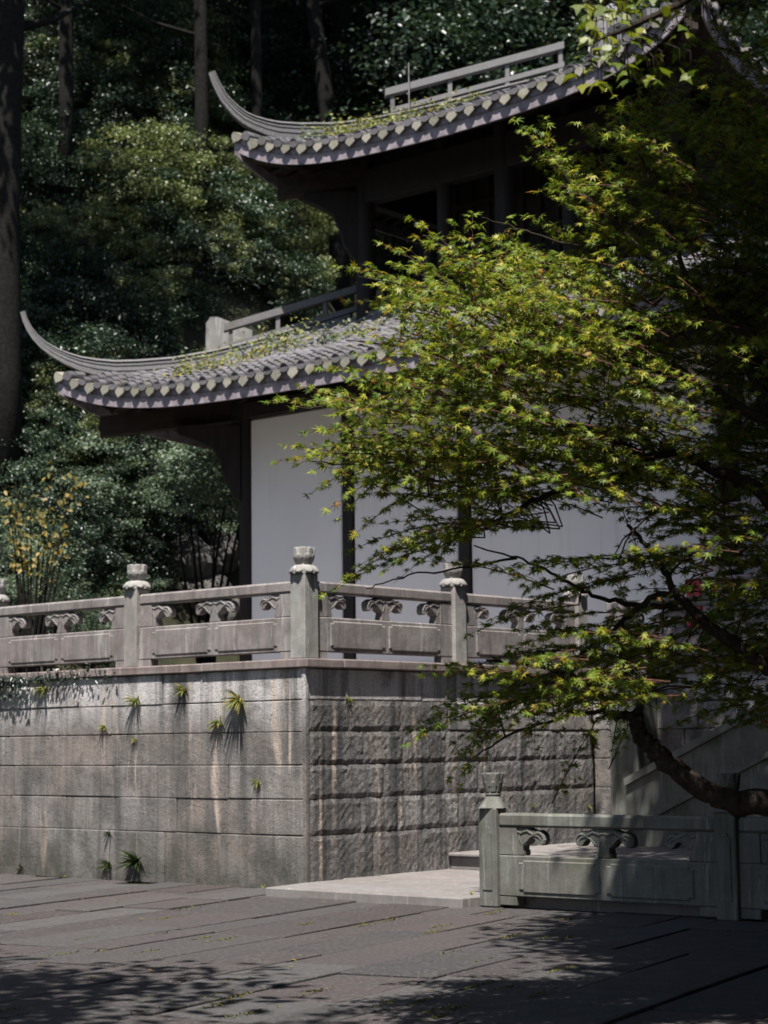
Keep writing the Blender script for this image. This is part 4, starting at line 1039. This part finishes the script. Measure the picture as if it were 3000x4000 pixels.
# ivy over the coping at the left, with a white blossom
iv = empty('ivy_mat', on_x(60, 2640, -.05)); tag(iv, 'dark ivy hanging over the coping at the far left of the wall', 'ivy')
pos = []
for _ in range(620):
    u = -60+200*abs(rng.normal(0, .6)); v = 2655+abs(rng.normal(0, 42))*(1 if u < 110 else .3)-15; q = on_x(u, v, -.06-.04*rng.random()); pos.append(tuple(q))
for _ in range(70):
    u = rng.uniform(150, 460); v = 2632+rng.normal(0, 16)-(u-200)*.03; pos.append(tuple(on_x(u, v, -.055-.03*rng.random())))
pos = np.array(pos); n = len(pos); o = ob('leaves', inst_mesh('leaves', LEAF_V, LEAF_F, mats_from(pos, np.array([-1, -.4, .7])+rng.normal(0, .5, (n, 3)), np.array([0, 0, -1.])+rng.normal(0, .6, (n, 3)), .048*rng.uniform(.6, 1.3, n)), M['forest']), None, iv); o.matrix_parent_inverse = Matrix.Translation(-iv.location)
m = MB()
for i in range(9):
    u = 10+i*45; m.tube([on_x(u, 2612, -.04), on_x(u+8, 2640, -.065), on_x(u+14, 2680-i*3, -.04)], .004, 5)
o = m.build('stem', M['bark2'], iv, True); o.matrix_parent_inverse = Matrix.Translation(-iv.location)
wf = empty('white_blossom', on_x(217, 2624, -.08)); tag(wf, 'single white blossom drooping over the coping beside the ivy', 'flower')
pb = np.zeros((9, 3)); ang = np.arange(9)*.7; ob('petals', inst_mesh('petals', LEAF_V, LEAF_F, mats_from(pb, np.stack([np.cos(ang), np.sin(ang), np.full(9, .3)], 1), np.stack([np.cos(ang+1.5)*.6, np.sin(ang+1.5)*.6, np.full(9, .7)], 1), np.full(9, .055)), M['white']), None, wf)
MB().tube([(0, 0, 0), (.01, .01, -.05), (.05, 0, -.11)], .004, 5).build('stem', M['bark2'], wf)
# weeds rooted between the roof tiles
def roof_weed(face, s, k, surf, size, n, label, mat='weed', hgt=1.0):
    p = PVM @ surf(face, s, k); size *= PM*1.15; n = int(n*2.6); o = empty('roof_weed', p); tag(o, label, 'weed', None); q = rng.normal(0, size, (n, 3)); q[:, :2] *= np.array([.9, 1.5]); q[:, 2] = np.abs(q[:, 2])*.75*hgt+q[:, 0]*.42+.015
    m_ = mats_from(q, np.array([-.3, -.3, 1.])+rng.normal(0, .6, (n, 3)), rng.normal(0, 1, (n, 3))+np.array([0, 0, -.3]), .078*rng.uniform(.5, 1.2, n))
    ob('leaves', inst_mesh('leaves', LEAF_V, LEAF_F, m_, M[mat]), None, o)
    st_ = MB()
    for i in range(5): st_.tube([(0, 0, -.05), (random.gauss(0, size*.5), random.gauss(0, size*.5), size*.5), (random.gauss(0, size), random.gauss(0, size), size*1.1*hgt)], .006, 5)
    st_.build('stem', M['bark2'], o, True)
PVI2 = PVM.inverted()
def s_of(u, v, surf, ref_x): return (PVI2 @ on_x(u, v, (PVM @ Vector((ref_x, 0, 0))).x)).y-CY
for u, v, k, sz, n, mt, lb in ((1060, 1290, 1.45, .16, 90, 'pale', 'tall leafy weed leaning on the lower ridge rail'), (1130, 1310, 1.35, .20, 130, 'weed', 'spreading weed on the tiles below the lower ridge rail'), (980, 1350, .95, .16, 90, 'weed', 'weed patch on the lower roof above its heart-shaped drips'), (830, 1370, .7, .16, 110, 'weed', 'yellow-green weed clump beside the lower hip ridge'), (720, 1385, .5, .12, 60, 'weed', 'small weed on the lower hip ridge'), (1290, 1330, 1.25, .15, 70, 'pale', 'thin weed scattered mid-slope on the lower roof'), (1410, 1290, 1.4, .13, 60, 'weed', 'weed near the upper end of the lower ridge rail')):
    roof_weed('F', s_of(u, v, lsurf, 1.4+k), k, lsurf, sz, n, lb, mt)
for u, v, k, sz, n, mt, lb in ((1205, 440, .45, .10, 60, 'pale', 'upright weed on the upper hip ridge'), (1300, 480, .4, .15, 110, 'weed', 'yellow weed carpet along the upper roof edge'), (1400, 440, .6, .18, 140, 'weed', 'dense weed clump on the upper roof before the rail'), (1500, 420, .7, .17, 120, 'weed', 'weed clump at the start of the upper ridge rail'), (1590, 430, .5, .15, 90, 'weed', 'weed patch on the upper eave tiles under the rail'), (1690, 410, .5, .13, 70, 'weed', 'low weed on upper tiles under the rail'), (1830, 370, .5, .14, 80, 'weed', 'weed patch farther along the upper eave tiles')):
    roof_weed('F', s_of(u, v, usurf, 2.8+k), k, usurf, sz, n, lb, mt)

# ==================================================================== MAPLE
mp = empty('maple_tree', ab(10.6, 2.75, -.03)); tag(mp, 'slender-leaved green maple leaning over the low railing, branches before the pavilion', 'tree')
IM = Matrix.Translation(-mp.location)
base = Vector(mp.location)
skel = []      # (point, radius)
limbs = []
def limb(pts, r0, r1, sub=6):
    P = []; n = len(pts)
    for i in range(n-1):
        p0, p1, p2, p3 = pts[max(i-1, 0)], pts[i], pts[i+1], pts[min(i+2, n-1)]
        for j in range(sub):
            t = j/sub; P.append(.5*((2*p1)+(p2-p0)*t+(2*p0-5*p1+4*p2-p3)*t*t+(3*p1-p0-3*p2+p3)*t**3))
    P.append(pts[-1]); P = [q+Vector([random.gauss(0, .006) for _ in range(3)]) if 0 < i < len(P)-1 else q for i, q in enumerate(P)]
    R = [r0+(r1-r0)*(i/(len(P)-1))**.8 for i in range(len(P))]
    limbs.append((P, R))
    for q, r in zip(P, R): skel.append((q, r))
A = lambda u, v, d=10.4: at(u, v, d)
fork = base+Vector((.05, .05, .75))
limb([base+Vector((0, 0, -.1)), base+Vector((-.02, .02, .4)), fork], .13, .11, 4)
limb([fork, A(3060, 3160), A(2880, 3140), A(2740, 3080), A(2620, 2990), A(2530, 2910), A(2490, 2850), A(2485, 2790)], .085, .040)
limb([A(2485, 2790), A(2430, 2800), A(2365, 2775), A(2345, 2720), A(2250, 2640), A(2080, 2600), A(1900, 2580)], .030, .007)
limb([A(2485, 2790), A(2500, 2720), A(2440, 2640), A(2428, 2520), A(2440, 2400)], .026, .006)
limb([A(2365, 2775), A(2200, 2800), A(2000, 2870), A(1850, 2960)], .014, .004)
up1 = fork+Vector((-.10, .15, 1.2)); limb([fork, fork+Vector((.0, .1, .6)), up1], .10, .085, 4)
limb([up1, A(3040, 2620), A(2870, 2510), A(2760, 2440), A(2690, 2370), A(2640, 2320), A(2600, 2240), A(2540, 2150), A(2450, 2050)], .050, .010)
limb([A(2640, 2320), A(2560, 2330), A(2470, 2390), A(2350, 2500), A(2200, 2600), A(2040, 2680)], .024, .005)
limb([A(2690, 2370), A(2560, 2370), A(2400, 2350), A(2280, 2310), A(2150, 2240), A(2020, 2180), A(1850, 2130)], .020, .004)
limb([A(2020, 2180), A(1800, 2220), A(1600, 2250), A(1430, 2300)], .008, .003)
up2 = up1+Vector((-.2, .2, 1.2)); limb([up1, up1+Vector((-.1, .05, .6)), up2], .085, .07, 4)
limb([up2, A(3080, 2010), A(2930, 1890), A(2780, 1830), A(2650, 1775), A(2540, 1790), A(2420, 1860), A(2250, 1880), A(2080, 1960), A(1900, 2050), A(1750, 2090), A(1550, 2150)], .045, .006)
limb([A(2540, 1790), A(2350, 1700), A(2150, 1640), A(1900, 1600), A(1600, 1590), A(1300, 1590), A(1150, 1590)], .022, .003)
limb([A(2250, 1880), A(2000, 1800), A(1750, 1790), A(1450, 1810), A(1200, 1800)], .014, .003)
up3 = up2+Vector((-.2, .3, 1.0)); limb([up2, up2+Vector((-.1, .1, .5)), up3], .07, .055, 4)
limb([up3, A(3000, 1620), A(2800, 1530), A(2600, 1450), A(2400, 1390), A(2200, 1280), A(2000, 1140), A(1850, 1020), A(1650, 920)], .040, .004)
limb([A(2400, 1390), A(2150, 1400), A(1900, 1370), A(1650, 1350), A(1350, 1330)], .018, .003)
limb([A(2200, 1280), A(1950, 1200), A(1700, 1130), A(1400, 1080)], .014, .003)
limb([up3, A(2950, 1350), A(2700, 1150), A(2480, 950), A(2300, 780), A(2150, 620), A(2050, 510)], .035, .004)
limb([A(2700, 1150), A(2600, 850), A(2500, 600), A(2400, 420)], .018, .003)
limb([A(2480, 950), A(2250, 960), A(2050, 900), A(1880, 850)], .012, .003)
bm_ = MB()
for P, R in limbs: bm_.tube(P, R, 8)
SKP = np.array([tuple(q) for q, r in skel]); 
# sprays -----------------------------------------------------------------
lp, ln_, lf, ls = [], [], [], []
twigs = MB()
cu = FH
def spray(tip, back, dens=1.0, leaf=.042, gaps=0.0):
    """tip = 3-d end of the spray, back = vector from the tip towards the tree"""
    L = back.length; b0 = tip+back; d = (-back).normalized()
    i = int(np.argmin(((SKP-np.array(b0))**2).sum(1))); s0 = Vector(SKP[i])
    arch = Vector((0, 0, L*.10)); midp = b0.lerp(tip, .5)+arch
    if (s0-b0).length < .45: pts0 = [s0, s0.lerp(b0, .5)+Vector((0, 0, .03)), b0]; twigs.tube(pts0, [.006, .005, .0042], 4, False)
    def curve(t): return (1-t)**2*b0+2*t*(1-t)*midp+t*t*tip
    twigs.tube([curve(x) for x in (0, .25, .5, .75, 1)], [.0042, .0036, .003, .0022, .0012], 4, False)
    side = d.cross(Vector((0, 0, 1))); side = side.normalized() if side.length > .1 else Vector((1, 0, 0))
    n = max(4, int(L/.055*dens))
    for j in range(n):
        t = (j+.7)/n; p = curve(t)
        for sg in (-1, 1):
            if random.random() < gaps: continue
            if j % 2 == 0 and t < .85:                        # side twig
                sl = L*random.uniform(.16, .34)*(1.05-t); sd_ = (d*.8+side*sg*random.uniform(.5, 1.0)+Vector((0, 0, random.uniform(-.25, .35)))).normalized()
                e = p+sd_*sl; twigs.tube([p, p.lerp(e, .5)+Vector((0, 0, .008)), e], [.0022, .0018, .001], 3, False)
                m_ = max(2, int(sl/.05))
                for q in range(m_):
                    pp = p.lerp(e, (q+1)/m_)
                    for s2 in (-1, 1): add_leaf(pp, sd_, side*s2, leaf)
                add_leaf(e, sd_, sd_, leaf)
            else: add_leaf(p, d, side*sg, leaf)
    add_leaf(tip, d, d, leaf)
def add_leaf(p, d, sd, leaf):
    f = (d*.7+sd*random.uniform(.4, 1.1)+Vector((random.gauss(0, .25), random.gauss(0, .25), random.uniform(-.55, .10)))).normalized()
    nz = Vector((random.gauss(-.25, .62), random.gauss(-.22, .62), .95))
    lp.append(tuple(p+f*.016)); ln_.append(tuple(nz)); lf.append(tuple(f)); ls.append(leaf*random.uniform(.62, 1.18))
def px_spray(u, v, du, dv, L, d=None, **kw):
    """tip at pixel u,v; spray grows along image direction (du,dv)"""
    d = d or 10.2+random.uniform(-.5, .6); tip = at(u, v, d); n_ = math.hypot(du, dv)
    back = -(rt*du/n_-up*dv/n_)*L+fw*random.uniform(-.35, .35)*L; spray(tip, back, **kw)
EDGE = [(1320,1040,-1,-.35,.75),(1480,945,-1,-.7,.7),(1600,850,-.9,-.8,.75),(1770,870,-.3,-1,.5),(1845,835,0,-1,.6),(1620,930,-.8,-.5,.5),(1990,860,-.2,-1,.5),(2010,470,-.8,-.8,.75),(2125,462,-.2,-1,.45),(2330,500,-.2,-1,.5),(2060,620,-1,-.3,.5),(2150,560,-.6,-.8,.6),(2370,345,-.7,-.8,.7),(2500,360,-.3,-1,.5),(2100,745,-1,.0,.5),(2240,560,-.3,-1,.5),(2380,480,-.6,-.5,.5),
 (1360,1180,-1,-.1,.6),(1380,1300,-1,-.3,.55),(1250,1440,-1,-.2,.6),(1390,1380,-1,-.4,.5),(1180,1510,-1,-.35,.55),(1040,1568,-1,-.12,.85),(1150,1590,-1,.0,.6),(1190,1690,-1,-.1,.55),(1110,1740,-1,-.25,.65),(1080,1802,-1,.02,.75),(1160,1815,-1,.25,.6),(1220,1840,-1,.3,.55),(1210,1930,-1,.45,.6),(1275,1995,-1,.55,.55),(1320,2030,-.8,.7,.5),(1390,2085,-.9,.6,.5),
 (1370,2150,-1,.25,.65),(1480,2160,-1,.15,.6),(1262,2330,-1,.55,.8),(1330,2290,-1,.4,.6),(1400,2210,-1,.4,.6),(1500,2230,-1,.5,.6),(1560,2260,-.9,.6,.55),(1640,2200,-.9,.55,.5),(1700,2200,-.7,.7,.5),
 (1700,2130,-1,.3,.6),(1960,2230,-1,.1,.6),(2000,2270,-1,.25,.55),(1920,2420,-1,.35,.55),(1830,2480,-1,.3,.6),(2060,2310,-1,.3,.5),
 (1660,2600,-1,-.15,.7),(1720,2640,-1,-.1,.7),(1650,2640,-1,.0,.6),(1760,2700,-1,.15,.6),(1600,2860,-1,.25,.8),(1650,2820,-1,.25,.7),(1700,2760,-1,.1,.6),(1590,2905,-1,.45,.6),(1770,2900,-1,.5,.6),(1760,3040,-.65,1,.65),(1840,3000,-.5,1,.55),(1800,3070,-.4,1,.5),(1900,2950,-.4,1,.5),(2060,2900,-.3,1,.45),(2090,2930,0,1,.3),(2420,2870,.3,1,.3),(1950,2880,-.8,.6,.5),(2190,2850,-.5,.8,.4)]
for u, v, du, dv, L in EDGE: px_spray(u, v, du, dv, L)
POLY = [(2330,420),(2130,520),(2040,600),(2150,800),(1900,900),(1650,960),(1420,1090),(1480,1280),(1350,1430),(1250,1560),(1250,1700),(1220,1800),(1330,1930),(1480,2010),(1560,2140),(1500,2240),(1750,2180),(1950,2090),(2080,2260),(1990,2450),(1780,2640),(1900,2740),(1700,2850),(1860,2930),(2050,2850),(2320,2790),(2520,2780),(2620,2860),(3000,2850),(3060,2800),(3060,200),(2500,300)]
def inside(u, v):
    c = False; n = len(POLY)
    for i in range(n):
        (x0, y0), (x1, y1) = POLY[i], POLY[i-1]
        if (y0 > v) != (y1 > v) and u < (x1-x0)*(v-y0)/(y1-y0)+x0: c = not c
    return c
def keep(u, v):
    if 1900 < u < 2330 and 1960 < v < 2330: return .22
    if 2330 <= u < 2760 and 2030 < v < 2330: return .55
    if 2180 < u < 2800 and 2330 < v < 2480: return .45
    if u < 2350 and v > 2380 and u < 2000: return .9
    if 2000 < u < 2250 and 1480 < v < 1620: return .4
    if v > 2600 and u > 2480: return .55
    return 1.0
cnt = 0
while cnt < 640:
    u, v = rng.uniform(1200, 3060), rng.uniform(200, 2950)
    if not inside(u, v) or rng.random() > keep(u, v): continue
    if not (1350 < u < 2350 and 980 < v < 1950) and rng.random() < .35: continue
    dv = -.45+(v-900)/1900*.75+rng.normal(0, .22); deep = 10.2+rng.uniform(-.7, 1.3)+max(0, (u-2200)/800)*rng.uniform(0, 1.6)
    px_spray(u, v, -1, dv, rng.uniform(.4, .75), deep); cnt += 1
cnt = 0
while cnt < 240:                                            # dense dark heart of the crown at the right
    u, v = rng.uniform(2250, 3150), rng.uniform(150, 2750)
    if rng.random() > keep(u, v) or (u < 2420 and v < 700) or rng.random() > (u-2100)/700: continue
    px_spray(u, v, rng.normal(-.5, .6), rng.normal(-.1, .5), rng.uniform(.5, .9), rng.uniform(10.4, 13.2), leaf=.040); cnt += 1
lp, ln_, lf, ls = map(np.array, (lp, ln_, lf, ls))
Mx = mats_from(lp, ln_, lf, ls)
# the leaves that show largest become parts of their own
order = np.argsort(-(ls/np.linalg.norm(lp-np.array(CAM), axis=1)) + (np.array([(Vector(p)-CAM).dot(rt0) for p in lp]) > 1.0)*.01)
me_leaf = bpy.data.meshes.new('leaf'); me_leaf.from_pydata(MAP_V, [], MAP_F); me_leaf.update(); me_leaf.materials.append(M['maple'])
for i in order[:300]:
    o = ob('leaf', me_leaf, None, mp, IM @ to_matrix(Mx[i]))
o = ob('crown', inst_mesh('crown', MAP_V, MAP_F, Mx[order[300:]], M['maple']), None, mp, IM); tag(o, kind='stuff')
o = bm_.build('trunk', M['bark'], mp, True); o.matrix_local = IM
o = twigs.build('twigs', M['twig'], mp, True, False); o.matrix_local = IM
print('maple leaves', len(lp), 'twig faces', len(twigs.f), 'paving', nstone)

# ==================================================================== SWEETGUM OVERHEAD (casts the shade at the right)
sg = empty('sweetgum_tree', ab(8.2, 5.2, -.03)); tag(sg, 'tall sweetgum with broad three-lobed leaves hanging over the plaza, trunk beside it', 'tree')
IS = Matrix.Translation(-sg.location); b = Vector(sg.location); m = MB()
top = b+Vector((-.2, .3, 9)); m.tube([b+Vector((0, 0, -.2)), b+Vector((0, 0, 1)), b+Vector((.1, .1, 4)), b+Vector((-.1, .2, 7)), top], [.34, .26, .22, .16, .08], 12)
pos = []
for i in range(500):
    if i >= 420:                                            # unseen lower boughs added to block sky light from the right
        a = rng.uniform(2, 20); bb = a*.21+.9+rng.uniform(0, 3); z = rng.uniform(2.5, 7.5); c_ = np.array(ab(a, bb, z)); n = 240; p = unit(n)*(rng.random(n)**.5)[:, None]*np.array([1.0, 1.0, .6]); pos.append(c_+p); continue
    a = rng.uniform(3.5, 22) if i < 320 else rng.uniform(4.5, 12.5); bmin = float(np.interp(a, [3, 6, 7.2, 8.6, 11, 14.5, 18, 22], [2.4, 2.0, 1.75, 1.5, 1.0, 1.0, 2.1, 3.0])); bb = rng.uniform(bmin, 7.5 if i < 320 else 4.2); z = max(7.3, 2.9+.405*a)+rng.uniform(0, 3.0); c_ = np.array(ab(a, bb, z)); n = 240  # out-of-view crown, its bounds and extra clumps shaped for the shade
    p = unit(n)*(rng.random(n)**.5)[:, None]*np.array([1.0, 1.0, .45])*rng.uniform(.8, 1.3); pos.append(c_+p)
    if i % 8 == 0: e = Vector(c_); m.tube([b+Vector((0, .1, rng.uniform(4.5, 7.5))), b.lerp(e, .5)*1.0+Vector((0, 0, 3.6)), e], [.07, .045, .012], 6)
pos = np.concatenate(pos); n = len(pos)
o = ob('crown', inst_mesh('crown', GUM_V, GUM_F, mats_from(pos, np.array([0, 0, 1.])+rng.normal(0, .5, (n, 3)), rng.normal(0, 1, (n, 3))+np.array([0, 0, -.3]), .12*rng.uniform(.6, 1.2, n)), M['canopy']), None, sg, IS); tag(o, kind='stuff')  # same leaf as the hanging ones, coloured darker for the shaded crown
me_g = bpy.data.meshes.new('leaf'); me_g.from_pydata(GUM_V, [], GUM_F); me_g.update(); me_g.materials.append(M['gum'])
hang = [(2240, 290, .068), (2290, 80, .075), (2300, 150, .07), (2330, 130, .072), (2370, 220, .07), (2280, 330, .07), (2330, 40, .06), (2420, 190, .06), (2400, 150, .055), (2450, 130, .06), (2510, 110, .05), (2260, 20, .055), (2400, 40, .06), (2380, 280, .06), (2310, 230, .065), (2480, 60, .05), (2430, 90, .055), (2350, 320, .07)]
for i in range(70):
    hang.append((rng.uniform(2260, 2700), rng.uniform(-60, 330), rng.uniform(.045, .07)))
hb_ = at(2900, -150, 8.6); m.tube([b+Vector((0, .1, 5)), hb_, at(2650, 20, 8.5), at(2450, 110, 8.4), at(2330, 160, 8.4)], [.05, .03, .018, .01, .004], 6)
for u, v, s_ in hang:
    q = at(u, v, 8.4+random.uniform(-.3, .4)); f = Vector((random.gauss(0, .5), random.gauss(0, .5), -.7)); nz = -fw*random.uniform(.2, .9)+Vector((random.gauss(0, .5), random.gauss(0, .5), .8))
    mm = mats_from(np.array([tuple(q)]), np.array([tuple(nz)]), np.array([tuple(f)]), np.array([s_]))[0]; ob('leaf', me_g, None, sg, IS @ to_matrix(mm))
    w_ = q+Vector((0, 0, .09)); m.tube([w_.lerp(at(2450, 110, 8.4), .25), w_, q], [.003, .002, .0015], 4)
o = m.build('trunk', M['bark'], sg, True); o.matrix_local = IS
